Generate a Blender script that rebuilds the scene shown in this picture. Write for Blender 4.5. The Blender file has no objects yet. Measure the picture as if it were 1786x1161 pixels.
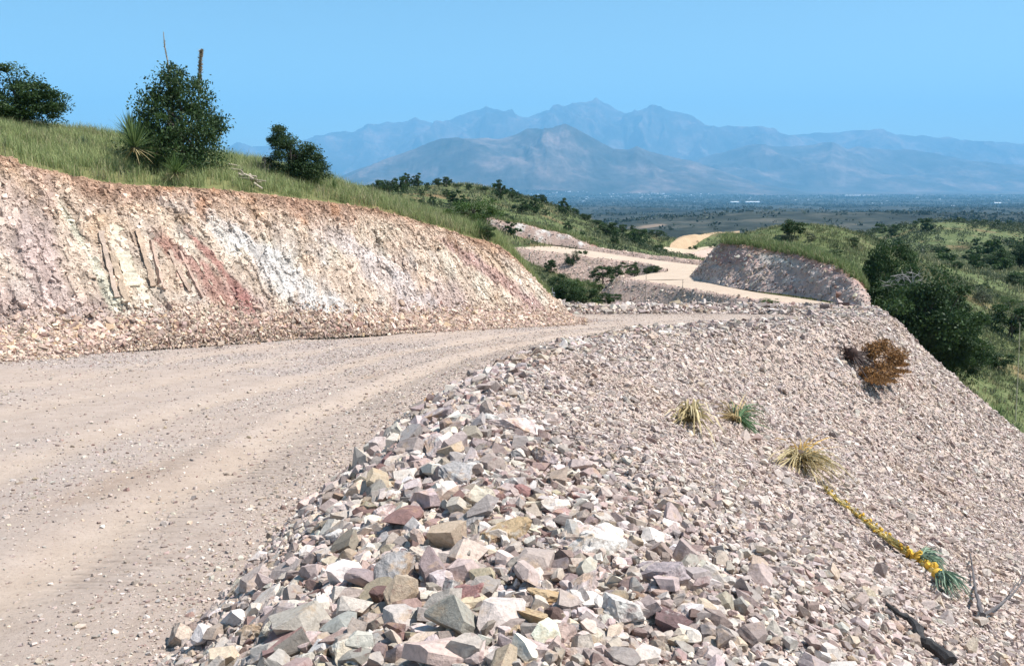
import bpy, bmesh, math, random
import numpy as np
from mathutils import Vector, Matrix
from mathutils.bvhtree import BVHTree

R = math.radians
rng = np.random.default_rng(7)
random.seed(7)
SC = bpy.context.scene
COL = SC.collection

# ------------------------------------------------------------------ camera, sky, sun
FPX, CX, CY, PITCH = 1547.0, 893.0, 580.5, 9.92
cam_d = bpy.data.cameras.new("camera")
cam = bpy.data.objects.new("camera", cam_d); COL.objects.link(cam)
cam_d.sensor_width = 36.0; cam_d.lens = 36.0 * FPX / 1786.0
cam_d.clip_start = 0.05; cam_d.clip_end = 120000.0
cam.location = (0, 0, 0); cam.rotation_euler = (R(90 - PITCH), 0, 0)
SC.camera = cam

SUN_AZ, SUN_EL = 88.0, 58.0          # azimuth clockwise from +Y (ahead of the camera), elevation
world = bpy.data.worlds.new("World"); SC.world = world; world.use_nodes = True
wn = world.node_tree.nodes; wl = world.node_tree.links
bg = wn["Background"]
sky = wn.new("ShaderNodeTexSky"); sky.sky_type = 'NISHITA'; sky.sun_disc = False
sky.sun_elevation = R(SUN_EL); sky.sun_rotation = R(SUN_AZ)
sky.air_density = 1.0; sky.dust_density = 1.6; sky.ozone_density = 1.2; sky.altitude = 1500
tint = wn.new("ShaderNodeMix"); tint.data_type = 'RGBA'; tint.blend_type = 'MULTIPLY'; tint.inputs[0].default_value = 1.0
tint.inputs[7].default_value = (0.90, 1.08, 1.0, 1); wl.new(sky.outputs[0], tint.inputs[6]); wl.new(tint.outputs[2], bg.inputs[0]); bg.inputs[1].default_value = 0.092

sun_d = bpy.data.lights.new("sun", 'SUN'); sun = bpy.data.objects.new("sun", sun_d); COL.objects.link(sun)
sun_d.energy = 5.0; sun_d.angle = R(0.5); sun_d.color = (1.0, 0.965, 0.92)
sd = Vector((math.sin(R(SUN_AZ)) * math.cos(R(SUN_EL)), math.cos(R(SUN_AZ)) * math.cos(R(SUN_EL)), math.sin(R(SUN_EL))))
sun.rotation_euler = sd.to_track_quat('Z', 'Y').to_euler()

SC.view_settings.view_transform = 'Standard'; SC.view_settings.look = 'None'
SC.view_settings.exposure = 0.76; SC.view_settings.gamma = 1.0
SC.render.engine = 'CYCLES'
cy = SC.cycles
cy.max_bounces = 4; cy.diffuse_bounces = 2; cy.glossy_bounces = 1; cy.transmission_bounces = 1
cy.volume_bounces = 1; cy.transparent_max_bounces = 4
cy.use_denoising = True
try:
    cy.denoiser = 'OPENIMAGEDENOISE'; cy.denoising_input_passes = 'RGB_ALBEDO_NORMAL'; cy.denoising_prefilter = 'ACCURATE'
except Exception: pass

# ------------------------------------------------------------------ helpers: projection, noise, meshes
_sp, _cp = math.sin(R(PITCH)), math.cos(R(PITCH))
def ray(px, py):
    u = (px - CX) / FPX; v = (CY - py) / FPX
    return np.array([u, _cp + v * _sp, -_sp + v * _cp])
def P(px, py, Y):                      # the point seen at a pixel of the photograph, at distance Y ahead
    d = ray(px, py); return d * (Y / d[1])
RA, RB = 1.75, 0.1125
def zroad(Y): return -RA - RB * Y
def PR(px, py):                        # the point of the road's plane seen at a pixel
    d = ray(px, py); s = -RA / (d[2] + RB * d[1]); return d * s

def _h(ix, iy, iz, seed):
    n = (ix * 374761393 + iy * 668265263 + iz * 1274126177 + seed * 974634777) & 0xFFFFFFFF
    n = ((n ^ (n >> 13)) * 1103515245) & 0xFFFFFFFF
    n = ((n ^ (n >> 16)) * 2246822519) & 0xFFFFFFFF
    n = (n ^ (n >> 15)) & 0xFFFFFF
    return n.astype(np.float64) / 0xFFFFFF
def vnoise(x, y, z=0.0, seed=0):       # value noise in 0..1
    x, y, z = np.broadcast_arrays(np.asarray(x, float), np.asarray(y, float), np.asarray(z, float))
    ix, iy, iz = np.floor(x).astype(np.int64), np.floor(y).astype(np.int64), np.floor(z).astype(np.int64)
    fx, fy, fz = x - ix, y - iy, z - iz
    fx, fy, fz = [f * f * (3 - 2 * f) for f in (fx, fy, fz)]
    def L(a, b, t): return a + (b - a) * t
    r = []
    for dz in (0, 1):
        a = L(_h(ix, iy, iz + dz, seed), _h(ix + 1, iy, iz + dz, seed), fx)
        b = L(_h(ix, iy + 1, iz + dz, seed), _h(ix + 1, iy + 1, iz + dz, seed), fx)
        r.append(L(a, b, fy))
    return L(r[0], r[1], fz)
def fbm(x, y, z=0.0, o=4, seed=0, gain=0.5):   # about -1..1
    s = 0; a = 1; t = 0; f = 1
    for i in range(o):
        s = s + a * (vnoise(np.asarray(x) * f, np.asarray(y) * f, np.asarray(z) * f, seed + i) * 2 - 1); t += a; a *= gain; f *= 2.03
    return s / t
def ridged(x, y, o=4, seed=0):
    s = 0; a = 1; t = 0; f = 1
    for i in range(o):
        s = s + a * (1 - np.abs(vnoise(x * f, y * f, 0.5, seed + i) * 2 - 1)); t += a; a *= 0.5; f *= 2.05
    return s / t
def cell(x, y, seed=0):                # jittered blocks: a flat random value per cell, 0..1, and the distance to the cell's edge
    ix, iy = np.floor(x).astype(np.int64), np.floor(y).astype(np.int64)
    best = np.full(x.shape, 9e9); sec = np.full(x.shape, 9e9); val = np.zeros(x.shape)
    for dx in (-1, 0, 1):
        for dy in (-1, 0, 1):
            cx = ix + dx; cy_ = iy + dy; o = np.zeros_like(cx)
            px = cx + _h(cx, cy_, o, seed); py = cy_ + _h(cx, cy_, o + 1, seed); v = _h(cx, cy_, o + 2, seed)
            d = (px - x) ** 2 + (py - y) ** 2
            m = d < best
            sec = np.where(m, best, np.minimum(sec, d)); val = np.where(m, v, val); best = np.where(m, d, best)
    return val, np.sqrt(sec) - np.sqrt(best)
def sst(a, b, x):
    t = np.clip((x - a) / (b - a), 0, 1); return t * t * (3 - 2 * t)
def lin(c):                            # sRGB 0..255 to linear
    c = np.asarray(c, float) / 255.0
    return np.where(c <= 0.04045, c / 12.92, ((c + 0.055) / 1.055) ** 2.4)
def lum_jit(base, n, a):               # n copies of a colour with brightness jitter
    return np.clip(np.asarray(base)[None, :] * (1 + a * (rng.random((n, 1)) * 2 - 1)), 0, 1)

def new_mesh(name, verts, faces, colors=None, uvs=None, smooth=False, fcolors=None):
    """verts Nx3; faces Mx3 or Mx4 int array, or a list of such arrays"""
    me = bpy.data.meshes.new(name)
    fl = faces if isinstance(faces, list) else [faces]
    fl = [np.asarray(f, dtype=np.int32) for f in fl if len(f)]
    nl = sum(f.size for f in fl); nf = sum(len(f) for f in fl)
    me.vertices.add(len(verts)); me.vertices.foreach_set("co", np.asarray(verts, dtype=np.float32).ravel())
    me.loops.add(nl); me.loops.foreach_set("vertex_index", np.concatenate([f.ravel() for f in fl]))
    me.polygons.add(nf)
    tot = np.concatenate([np.full(len(f), f.shape[1], dtype=np.int32) for f in fl])
    st = np.concatenate([[0], np.cumsum(tot)[:-1]]).astype(np.int32)
    me.polygons.foreach_set("loop_start", st); me.polygons.foreach_set("loop_total", tot)
    me.polygons.foreach_set("use_smooth", np.full(nf, bool(smooth)))
    if colors is not None:
        c = np.ones((len(verts), 4), dtype=np.float32); c[:, :3] = colors
        at = me.color_attributes.new("Col", 'FLOAT_COLOR', 'POINT'); at.data.foreach_set("color", c.ravel())
    me.update(calc_edges=True); me.validate()
    return me
def link(name, me, mat=None, parent=None, loc=None):
    o = bpy.data.objects.new(name, me); COL.objects.link(o)
    if mat is not None: me.materials.append(mat)
    if parent is not None: o.parent = parent
    if loc is not None: o.location = loc
    return o
def tag(o, label=None, cat=None, group=None, kind=None):
    if label: o['label'] = label
    if cat: o['category'] = cat
    if group: o['group'] = group
    if kind: o['kind'] = kind
    return o
def empty(name, loc, rz=0.0):
    o = bpy.data.objects.new(name, None); COL.objects.link(o); o.location = loc; o.rotation_euler = (0, 0, rz)
    o.empty_display_size = 0.2
    return o
def grid_faces(nu, nv):
    i = np.arange(nu * nv).reshape(nu, nv)
    return np.stack([i[:-1, :-1], i[1:, :-1], i[1:, 1:], i[:-1, 1:]], -1).reshape(-1, 4)
def grid_normals(G):                   # G: nu x nv x 3
    du = np.gradient(G, axis=0); dv = np.gradient(G, axis=1)
    n = np.cross(du, dv); n /= (np.linalg.norm(n, axis=-1, keepdims=True) + 1e-9)
    n[n[..., 2] < 0] *= -1
    return n
def cr(pts, n, closed=False):          # resample a polyline (k x d) by index with Catmull-Rom
    pts = np.asarray(pts, float); k = len(pts)
    t = np.linspace(0, k - 1, n); i = np.clip(np.floor(t).astype(int), 0, k - 2); f = (t - i)[:, None]
    p0 = pts[np.clip(i - 1, 0, k - 1)]; p1 = pts[i]; p2 = pts[i + 1]; p3 = pts[np.clip(i + 2, 0, k - 1)]
    return 0.5 * ((2 * p1) + (-p0 + p2) * f + (2 * p0 - 5 * p1 + 4 * p2 - p3) * f ** 2 + (-p0 + 3 * p1 - 3 * p2 + p3) * f ** 3)
def loft(rows, nu, segs):              # rows: list of (k x 3) control polylines; segs: number of steps between rows
    rr = [cr(r, nu) for r in rows]
    A = np.stack(rr, 1)                # nu x nrows x 3
    out = []; k = len(rows)
    rowpos = []
    for j in range(k - 1):
        m = segs[j]
        for q in range(m + (1 if j == k - 2 else 0)):
            f = q / m
            p0 = A[:, max(j - 1, 0)]; p1 = A[:, j]; p2 = A[:, j + 1]; p3 = A[:, min(j + 2, k - 1)]
            a = 0.5 * ((2 * p1) + (-p0 + p2) * f + (2 * p0 - 5 * p1 + 4 * p2 - p3) * f ** 2 + (-p0 + 3 * p1 - 3 * p2 + p3) * f ** 3)
            lnr = p1 + (p2 - p1) * f
            out.append(0.5 * a + 0.5 * lnr); rowpos.append(j + f)
    return np.stack(out, 1), np.array(rowpos)
def bvh_of(G):
    nu, nv = G.shape[:2]
    return BVHTree.FromPolygons([Vector(v) for v in G.reshape(-1, 3)], grid_faces(nu, nv).tolist())
def cast(bvh, px, py):
    d = Vector(ray(px, py)).normalized()
    h = bvh.ray_cast(Vector((0, 0, 0)), d, 60000)
    if h[0] is None: return None, None
    n = h[1] if h[1].dot(d) < 0 else -h[1]
    return np.array(h[0]), np.array(n)
def drop(bvh, x, y, z0=500.0):
    h = bvh.ray_cast(Vector((x, y, z0)), Vector((0, 0, -1)), 5000)
    return h[0].z if h[0] is not None else None

# ------------------------------------------------------------------ materials
def mat_new(name):
    m = bpy.data.materials.new(name); m.use_nodes = True
    nt = m.node_tree; b = nt.nodes["Principled BSDF"]
    b.inputs["Roughness"].default_value = 0.9; b.inputs["Specular IOR Level"].default_value = 0.2
    return m, nt, b
def N(nt, t, **kw):
    n = nt.nodes.new(t)
    for k, v in kw.items(): setattr(n, k, v)
    return n
def noise_node(nt, vec, scale, detail=6, rough=0.6):
    n = N(nt, "ShaderNodeTexNoise"); n.inputs["Scale"].default_value = scale; n.inputs["Detail"].default_value = detail
    n.inputs["Roughness"].default_value = rough; nt.links.new(vec, n.inputs["Vector"]); return n
def ramp(nt, fac, stops):
    r = N(nt, "ShaderNodeValToRGB"); e = r.color_ramp.elements
    while len(e) < len(stops): e.new(0.5)
    for i, (p, c) in enumerate(stops):
        e[i].position = p; e[i].color = (*c, 1) if len(c) == 3 else c
    nt.links.new(fac, r.inputs["Fac"]); return r
def mix(nt, a, b, fac, mode='MIX'):
    m = N(nt, "ShaderNodeMix", data_type='RGBA', blend_type=mode)
    for s, v in ((m.inputs["Factor"], fac), (m.inputs[6], a), (m.inputs[7], b)):
        if hasattr(v, "is_linked") or hasattr(v, "links"): nt.links.new(v, s)
        elif isinstance(v, (int, float)): s.default_value = v
        else: s.default_value = (*v, 1)
    return m.outputs[2]
def mat_col(name, scale=20.0, var=0.35, bump=0.4, bscale=None, rough=0.9, spec=0.2, dist=0.02, speck=None):
    """colour from the 'Col' attribute, varied and roughened by noise in world space"""
    m, nt, b = mat_new(name)
    geo = N(nt, "ShaderNodeNewGeometry"); at = N(nt, "ShaderNodeAttribute", attribute_name="Col")
    n1 = noise_node(nt, geo.outputs["Position"], scale)
    r1 = ramp(nt, n1.outputs["Fac"], [(0.25, (1 - var,) * 3), (0.5, (1, 1, 1)), (0.75, (1 + var * .6,) * 3)])
    c = mix(nt, at.outputs["Color"], r1.outputs["Color"], 1.0, 'MULTIPLY')
    if speck:
        for (sc, lo, hi, colr, f) in speck:
            n3 = noise_node(nt, geo.outputs["Position"], sc, 4, 0.7)
            r3 = ramp(nt, n3.outputs["Fac"], [(lo, (0, 0, 0)), (hi, (f, f, f))])
            c = mix(nt, c, colr, r3.outputs["Color"])
    nt.links.new(c, b.inputs["Base Color"])
    n2 = noise_node(nt, geo.outputs["Position"], bscale or scale * 2.5, 8, 0.7)
    bp = N(nt, "ShaderNodeBump"); bp.inputs["Strength"].default_value = bump; bp.inputs["Distance"].default_value = dist
    nt.links.new(n2.outputs["Fac"], bp.inputs["Height"]); nt.links.new(bp.outputs[0], b.inputs["Normal"])
    b.inputs["Roughness"].default_value = rough; b.inputs["Specular IOR Level"].default_value = spec
    return m
M_stone = mat_col("broken_stone", 55.0, 0.34, 0.8, 90.0, dist=0.008,
                  speck=[(9.0, .56, .66, tuple(lin((206, 170, 128)) * .8), .35), (17.0, .60, .68, tuple(lin((140, 98, 92)) * .7), .5)])
M_gravel = mat_col("gravel", 28.0, 0.30, 0.7, 70.0, dist=0.01)
M_bank = mat_col("cut_rock", 16.0, 0.34, 1.0, 30.0, dist=0.05, speck=[(24.0, .60, .67, (.16, .11, .08), .5)])
M_leaf = mat_col("leaf", 30.0, 0.25, 0.0, rough=0.6, spec=0.3)
M_grass = mat_col("grass_blade", 8.0, 0.2, 0.0, rough=0.7, spec=0.2)
M_wood = mat_col("wood", 30.0, 0.4, 0.6, 80.0, dist=0.01)
def leafy(m):
    nt = m.node_tree; b = nt.nodes["Principled BSDF"]; out = nt.nodes["Material Output"]
    tr = N(nt, "ShaderNodeBsdfTranslucent"); ms = N(nt, "ShaderNodeMixShader"); ms.inputs[0].default_value = 0.25
    src = b.inputs["Base Color"].links[0].from_socket
    nt.links.new(src, tr.inputs["Color"]); nt.links.new(b.outputs[0], ms.inputs[1]); nt.links.new(tr.outputs[0], ms.inputs[2])
    nt.links.new(ms.outputs[0], out.inputs["Surface"])
leafy(M_leaf); leafy(M_grass)
def mat_plain(name, col, rough=0.6):
    m, nt, b = mat_new(name)
    geo = N(nt, "ShaderNodeNewGeometry"); n1 = noise_node(nt, geo.outputs["Position"], 12.0)
    r1 = ramp(nt, n1.outputs["Fac"], [(0.3, tuple(np.array(col) * .82)), (0.7, tuple(col))])
    nt.links.new(r1.outputs[0], b.inputs["Base Color"]); b.inputs["Roughness"].default_value = rough
    return m

# ------------------------------------------------------------------ stones
def hull_stone(seed, npts=11, flat=0.65):
    rs = np.random.default_rng(seed)
    p = rs.normal(size=(npts, 3)); p /= np.linalg.norm(p, axis=1, keepdims=True)
    p *= rs.uniform(0.8, 1.1, (npts, 1)); p *= np.array([1.0, rs.uniform(.6, .9), rs.uniform(.4, flat)])
    bm = bmesh.new()
    for v in p: bm.verts.new(v)
    r = bmesh.ops.convex_hull(bm, input=bm.verts)
    bmesh.ops.delete(bm, geom=list({g for g in r["geom_interior"] + r["geom_unused"] if isinstance(g, bmesh.types.BMVert)}), context='VERTS')
    bmesh.ops.triangulate(bm, faces=bm.faces)
    bm.verts.index_update()
    V = np.array([v.co[:] for v in bm.verts]); F = np.array([[v.index for v in f.verts] for f in bm.faces])
    bm.free(); return V, F
def block_stone(seed):
    rs = np.random.default_rng(seed)
    p = np.array([(x, y, z) for x in (-1, 1) for y in (-1, 1) for z in (-1, 1)], float) + rs.normal(size=(8, 3)) * .24
    q = np.array([p[k] * rs.uniform(.55, 1, 3) for k in rs.choice(8, 4, replace=False)]); p = np.vstack([np.delete(p, rs.choice(8, 2, replace=False), 0), q])
    p *= np.array([.85, rs.uniform(.45, .7), rs.uniform(.28, .5)])
    bm = bmesh.new()
    for v in p: bm.verts.new(v)
    r = bmesh.ops.convex_hull(bm, input=bm.verts)
    bmesh.ops.delete(bm, geom=list({g for g in r["geom_interior"] + r["geom_unused"] if isinstance(g, bmesh.types.BMVert)}), context='VERTS')
    bmesh.ops.triangulate(bm, faces=bm.faces); bm.verts.index_update()
    V = np.array([v.co[:] for v in bm.verts]); F = np.array([[v.index for v in f.verts] for f in bm.faces]); bm.free(); return V, F
STONES = [hull_stone(100 + i, 10 + i % 6, .85) for i in range(10)] + [block_stone(160 + i) for i in range(22)]
def cut_stone(seed, ncut=6, sub=0, flat=.7, rough=.03, tight=.62):
    """a block split along random planes, crisp edged; subdivided and roughened when sub > 0"""
    rs = np.random.default_rng(seed); bm = bmesh.new(); bmesh.ops.create_cube(bm, size=2.0)
    for i in range(ncut + 4):
        n = rs.normal(size=3); n /= np.linalg.norm(n)
        if i < 4: n = np.array([(1, .0, 0), (-1, .1, 0), (0, 1, .1), (.1, -.2, 1)][i]) + rs.normal(size=3) * .25; n /= np.linalg.norm(n)
        g = list(bm.verts) + list(bm.edges) + list(bm.faces)
        r = bmesh.ops.bisect_plane(bm, geom=g, dist=1e-4, plane_co=Vector(n * rs.uniform(tight, 1.0)), plane_no=Vector(n), clear_outer=True)
        ed = [e for e in r['geom_cut'] if isinstance(e, bmesh.types.BMEdge)]
        if len(ed) > 2: bmesh.ops.edgenet_fill(bm, edges=ed)
    bmesh.ops.remove_doubles(bm, verts=bm.verts, dist=.03)
    bmesh.ops.triangulate(bm, faces=bm.faces)
    if sub:
        bmesh.ops.subdivide_edges(bm, edges=bm.edges, cuts=sub, use_grid_fill=True); bmesh.ops.triangulate(bm, faces=bm.faces)
    bm.normal_update(); bm.verts.index_update()
    V = np.array([v.co[:] for v in bm.verts]); F = np.array([[v.index for v in f.verts] for f in bm.faces]); NN = np.array([v.normal[:] for v in bm.verts]); bm.free()
    if sub:
        e = fbm(V[:, 0] * 2.5 + seed, V[:, 1] * 2.5, V[:, 2] * 2.5, o=4, seed=seed) * rough * 2 + fbm(V[:, 0] * 9 + seed, V[:, 1] * 9, V[:, 2] * 9, o=2, seed=seed + 3) * rough
        st = np.round(fbm(V[:, 0] * 1.3 + seed, V[:, 1] * 1.3, V[:, 2] * 2.2, o=2, seed=seed + 1) * 4) / 4
        V = V * (1 + st * rough * 2.2)[:, None] + NN * e[:, None]
    return V * np.array([1, rs.uniform(.55, .85), rs.uniform(.42, flat)]), F
def facet_rock(seed, sub=2, nplane=13, flat=.7, rough=1.0):
    bm = bmesh.new(); bmesh.ops.create_icosphere(bm, subdivisions=sub, radius=1.0)
    V = np.array([v.co[:] for v in bm.verts]); F = np.array([[v.index for v in f.verts] for f in bm.faces]); bm.free()
    return V * (1 + .12 * fbm(V[:, 0] * 2 + seed, V[:, 1] * 2, V[:, 2] * 2, seed=seed))[:, None], F
STONES_HI = [cut_stone(1300 + i, 5 + i % 5, 1, .62, .03, .55) for i in range(30)]
STONES = STONES + [cut_stone(1400 + i, 3 + i % 3, 0, .8) for i in range(16)]
def rand_rot(n, tilt=1.0, R_=None):    # n random rotation matrices: spin about z, tilted by up to about `tilt` radians
    r = R_ or rng
    a = r.uniform(0, 2 * np.pi, n); ax = r.normal(size=(n, 3)); ax /= np.linalg.norm(ax, axis=1, keepdims=True)
    th = r.normal(size=n) * tilt
    K = np.zeros((n, 3, 3)); K[:, 0, 1] = -ax[:, 2]; K[:, 0, 2] = ax[:, 1]; K[:, 1, 0] = ax[:, 2]; K[:, 1, 2] = -ax[:, 0]; K[:, 2, 0] = -ax[:, 1]; K[:, 2, 1] = ax[:, 0]
    I = np.eye(3)[None]
    Rt = I + np.sin(th)[:, None, None] * K + (1 - np.cos(th))[:, None, None] * (K @ K)
    Z = np.zeros((n, 3, 3)); Z[:, 0, 0] = np.cos(a); Z[:, 0, 1] = -np.sin(a); Z[:, 1, 0] = np.sin(a); Z[:, 1, 1] = np.cos(a); Z[:, 2, 2] = 1
    return Rt @ Z
def align(nrm):                        # matrices taking z to the normals
    n = nrm / np.linalg.norm(nrm, axis=1, keepdims=True)
    t = np.cross(np.array([[0, 1.0, 0.001]]), n); t /= np.linalg.norm(t, axis=1, keepdims=True); b = np.cross(n, t)
    return np.stack([t, b, n], -1)
def stones_mesh(name, pos, size, cols, nrm=None, tilt=0.5, templates=STONES):
    n = len(pos); Rm = rand_rot(n, tilt)
    if nrm is not None: Rm = align(nrm) @ Rm
    k = rng.integers(0, len(templates), n)
    VV, FF, CC = [], [], []; off = 0
    for ti, (V, F) in enumerate(templates):
        idx = np.nonzero(k == ti)[0]
        if not len(idx): continue
        W = np.einsum('nij,vj->nvi', Rm[idx], V) * size[idx][:, None, None] + pos[idx][:, None, :]
        VV.append(W.reshape(-1, 3)); nv = len(V)
        FF.append((F[None] + (np.arange(len(idx)) * nv)[:, None, None] + off).reshape(-1, 3)); off += nv * len(idx)
        CC.append(np.repeat(cols[idx], nv, axis=0))
    return new_mesh(name, np.concatenate(VV), np.concatenate(FF), np.concatenate(CC))
PAL = np.array([(220, 202, 194), (232, 218, 204), (206, 182, 172), (238, 228, 214), (186, 154, 146), (222, 198, 164),
                (182, 170, 164), (212, 190, 184), (158, 118, 110), (228, 208, 184), (202, 190, 184), (242, 236, 226)], float)
PALW = np.array([16, 16, 12, 14, 8, 7, 5, 11, 5, 10, 6, 9], float); PALW /= PALW.sum()
PAL_L = lin(PAL) * 0.80; PAL_L = PAL_L * .68 + (PAL_L.mean(1, keepdims=True) / lin((216, 200, 190)).mean() * lin((216, 200, 190))) * .32
def stone_cols(n, w=None):
    c = PAL_L[rng.choice(len(PAL_L), n, p=PALW if w is None else w)]
    return np.clip(c * .94 * rng.uniform(0.48, 1.2, (n, 1)) * (1 + rng.normal(size=(n, 3)) * .025), 0.02, 0.9)
def sample_grid(G, n, weight=None, ext=None):
    """n random points on a grid surface; weight(pos)->relative density per m2"""
    nu, nv = G.shape[:2]
    A = G[:-1, :-1]; B = G[1:, :-1]; C = G[1:, 1:]; D = G[:-1, 1:]
    nr = np.cross(C - A, D - B); area = 0.5 * np.linalg.norm(nr, axis=-1)
    cen = (A + B + C + D) / 4
    w = area * (weight(cen) if weight is not None else 1.0)
    w = w.ravel(); tot = w.sum(); i = np.searchsorted(np.cumsum(w) / tot, rng.random(n)); i = np.clip(i, 0, len(w) - 1)
    iu, iv = np.divmod(i, nv - 1); f, g = rng.random(n)[:, None], rng.random(n)[:, None]
    p = (A[iu, iv] * (1 - f) + B[iu, iv] * f) * (1 - g) + (D[iu, iv] * (1 - f) + C[iu, iv] * f) * g
    nn = nr[iu, iv]; nn = nn / (np.linalg.norm(nn, axis=1, keepdims=True) + 1e-12); nn[nn[:, 2] < 0] *= -1
    return p, nn, (iu + f[:, 0]) / (nu - 1), (iv + g[:, 0]) / (nv - 1)
def in_view(p, m=1.18):                # rough frustum weight with a margin for a step to the side
    d = p[..., 1] * _cp - p[..., 2] * _sp
    u = p[..., 0] / np.maximum(d, .01)
    return ((d > 0.5) & (np.abs(u) < 0.577 * m + 0.6 / np.maximum(d, .5))).astype(float)

# ------------------------------------------------------------------ terrain beyond the road (rows of heights by distance)
ROWS = {  # distance ahead: (pixel column, height) -- hills authored at their own distance
 45: [(-900, -12), (800, -12), (1000, -13.5), (1300, -14), (1560, -11.2), (1650, -11.4), (1786, -13.1), (2300, -17), (3200, -22)],
 60: [(-900, -12), (800, -11), (950, -9.6), (1020, -10.2), (1150, -13), (1380, -10.5), (1450, -8.6), (1530, -8.9), (1600, -10.3), (1700, -11.7), (1786, -12.9), (2300, -17), (3200, -24)],
 80: [(-900, -12), (700, -9), (880, -8.6), (960, -9.3), (1040, -10.6), (1130, -12), (1215, -9.0), (1280, -5.9), (1340, -4.9), (1400, -4.55), (1450, -4.7), (1500, -5.5), (1560, -7.0), (1600, -8.1), (1700, -10.6), (1786, -12.6), (2300, -18), (3200, -26)],
 95: [(-900, -12), (700, -9), (870, -9.3), (980, -10.6), (1200, -10.6), (1290, -6.8), (1400, -5.5), (1500, -6.3), (1600, -9.2), (1700, -11.6), (1786, -13.0), (2300, -19), (3200, -28)],
 112: [(-900, -12), (500, -9), (700, -6.5), (860, -7.0), (960, -9.0), (1060, -10.0), (1230, -11.8), (1300, -9.5), (1400, -8), (1500, -8.3), (1620, -10.3), (1700, -11.9), (1786, -13.6), (2300, -20), (3200, -30)],
 140: [(-900, -14), (450, -7), (640, -3.3), (760, -3.4), (870, -5.4), (950, -7.0), (1050, -9.6), (1150, -11.9), (1250, -13), (1400, -14), (1600, -14.5), (1786, -15), (2300, -22), (3200, -34)],
 180: [(-900, -20), (450, -9), (560, -4.6), (640, -2.7), (700, -1.7), (770, -1.3), (830, -1.6), (900, -3.4), (1000, -7.3), (1060, -9.9), (1150, -15.0), (1250, -18.2), (1400, -18.5), (1600, -19), (1786, -17.0), (2300, -24), (3200, -38)],
 212: [(-900, -25), (450, -16), (640, -9), (830, -8), (900, -8.6), (1000, -10.8), (1060, -12.4), (1110, -14.6), (1165, -18), (1250, -18.8), (1320, -18.6), (1400, -20), (1600, -20), (1786, -18.2), (2300, -25), (3200, -41)],
 240: [(-900, -30), (450, -22), (640, -14), (900, -12.5), (1000, -13.7), (1060, -14.3), (1110, -14.9), (1180, -16.2), (1250, -14.9), (1300, -15.2), (1400, -21), (1480, -24), (1600, -21), (1786, -19.2), (2300, -26), (3200, -44)],
 330: [(-900, -40), (900, -38), (1200, -34), (1400, -29), (1480, -23), (1530, -19.4), (1570, -17.3), (1620, -16.1), (1680, -16.6), (1740, -18.0), (1786, -19.6), (1900, -24), (2300, -34), (3200, -50)],
 430: [(-900, -52), (900, -50), (1400, -42), (1550, -34), (1680, -28), (1786, -24.6), (1850, -24.5), (2300, -34), (3200, -60)],
 800: [(-900, -80), (900, -78), (1786, -70), (3200, -80)],
 1500: [(-900, -95), (3200, -92)],
 2600: [(-900, -128), (3200, -122)],
 4500: [(-900, -168), (3200, -164)],
 7000: [(-900, -205), (3200, -205)],
 10000: [(-900, -232), (3200, -232)],
 13500: [(-900, -240), (3200, -240)],
 60000: [(-900, -240), (3200, -240)]}
_RY = np.array(sorted(ROWS)); _RT = []
for Yk in _RY:
    a = np.array(ROWS[Yk], float); _RT.append(((a[:, 0] - CX) / FPX, a[:, 1]))
def _smooth_interp(t, xs, ys):
    i = np.clip(np.searchsorted(xs, t) - 1, 0, len(xs) - 2)
    h = xs[i + 1] - xs[i]; f = np.clip((t - xs[i]) / h, 0, 1)
    m = np.gradient(ys, xs)
    return (2 * f**3 - 3 * f**2 + 1) * ys[i] + (f**3 - 2 * f**2 + f) * h * m[i] + (-2 * f**3 + 3 * f**2) * ys[i + 1] + (f**3 - f**2) * h * m[i + 1]
RANGES = [  # distance, half width, outline in pixels, seed
 (15000, 2600, [(300, 335), (480, 330), (560, 322), (628, 294), (678, 278), (735, 258), (769, 247), (819, 243), (870, 241), (900, 232), (920, 225), (947, 227), (970, 228), (987, 223), (1004, 231), (1037, 247), (1071, 261), (1095, 262), (1111, 254), (1133, 264), (1160, 272), (1204, 279), (1260, 300), (1330, 322), (1420, 336), (1786, 338)], 3),
 (19500, 3200, [(900, 330), (1180, 290), (1240, 270), (1282, 259), (1305, 255), (1350, 257), (1400, 254), (1430, 252), (1451, 248), (1478, 260), (1501, 254), (1537, 262), (1596, 262), (1654, 272), (1700, 281), (1786, 289), (1950, 296), (2300, 310)], 11),
 (27000, 4600, [(-500, 300), (0, 290), (300, 285), (380, 268), (415, 247), (440, 257), (480, 256), (520, 250), (550, 241), (585, 235), (617, 229), (644, 214), (660, 216), (675, 212), (701, 214), (725, 205), (752, 214), (789, 210), (805, 202), (822, 194), (836, 190), (848, 184), (860, 189), (880, 195), (905, 203), (920, 202), (945, 197), (970, 192), (985, 190), (1004, 184), (1020, 182), (1031, 179), (1040, 172), (1050, 178), (1064, 185), (1085, 195), (1100, 196), (1120, 196), (1135, 190), (1150, 194), (1164, 199), (1185, 203), (1204, 207), (1230, 218), (1251, 223), (1302, 223), (1333, 225), (1376, 234), (1419, 230), (1451, 234), (1494, 228), (1541, 230), (1588, 238), (1650, 241), (1697, 250), (1752, 249), (1786, 252), (1950, 262), (2300, 275)], 23)]
for i, r_ in enumerate(RANGES):
    Yr = r_[0]; a = np.array([P(px, py, Yr) for px, py in r_[2]]); RANGES[i] = (Yr, r_[1], a[:, 0] / Yr, a[:, 2], r_[3])
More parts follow.
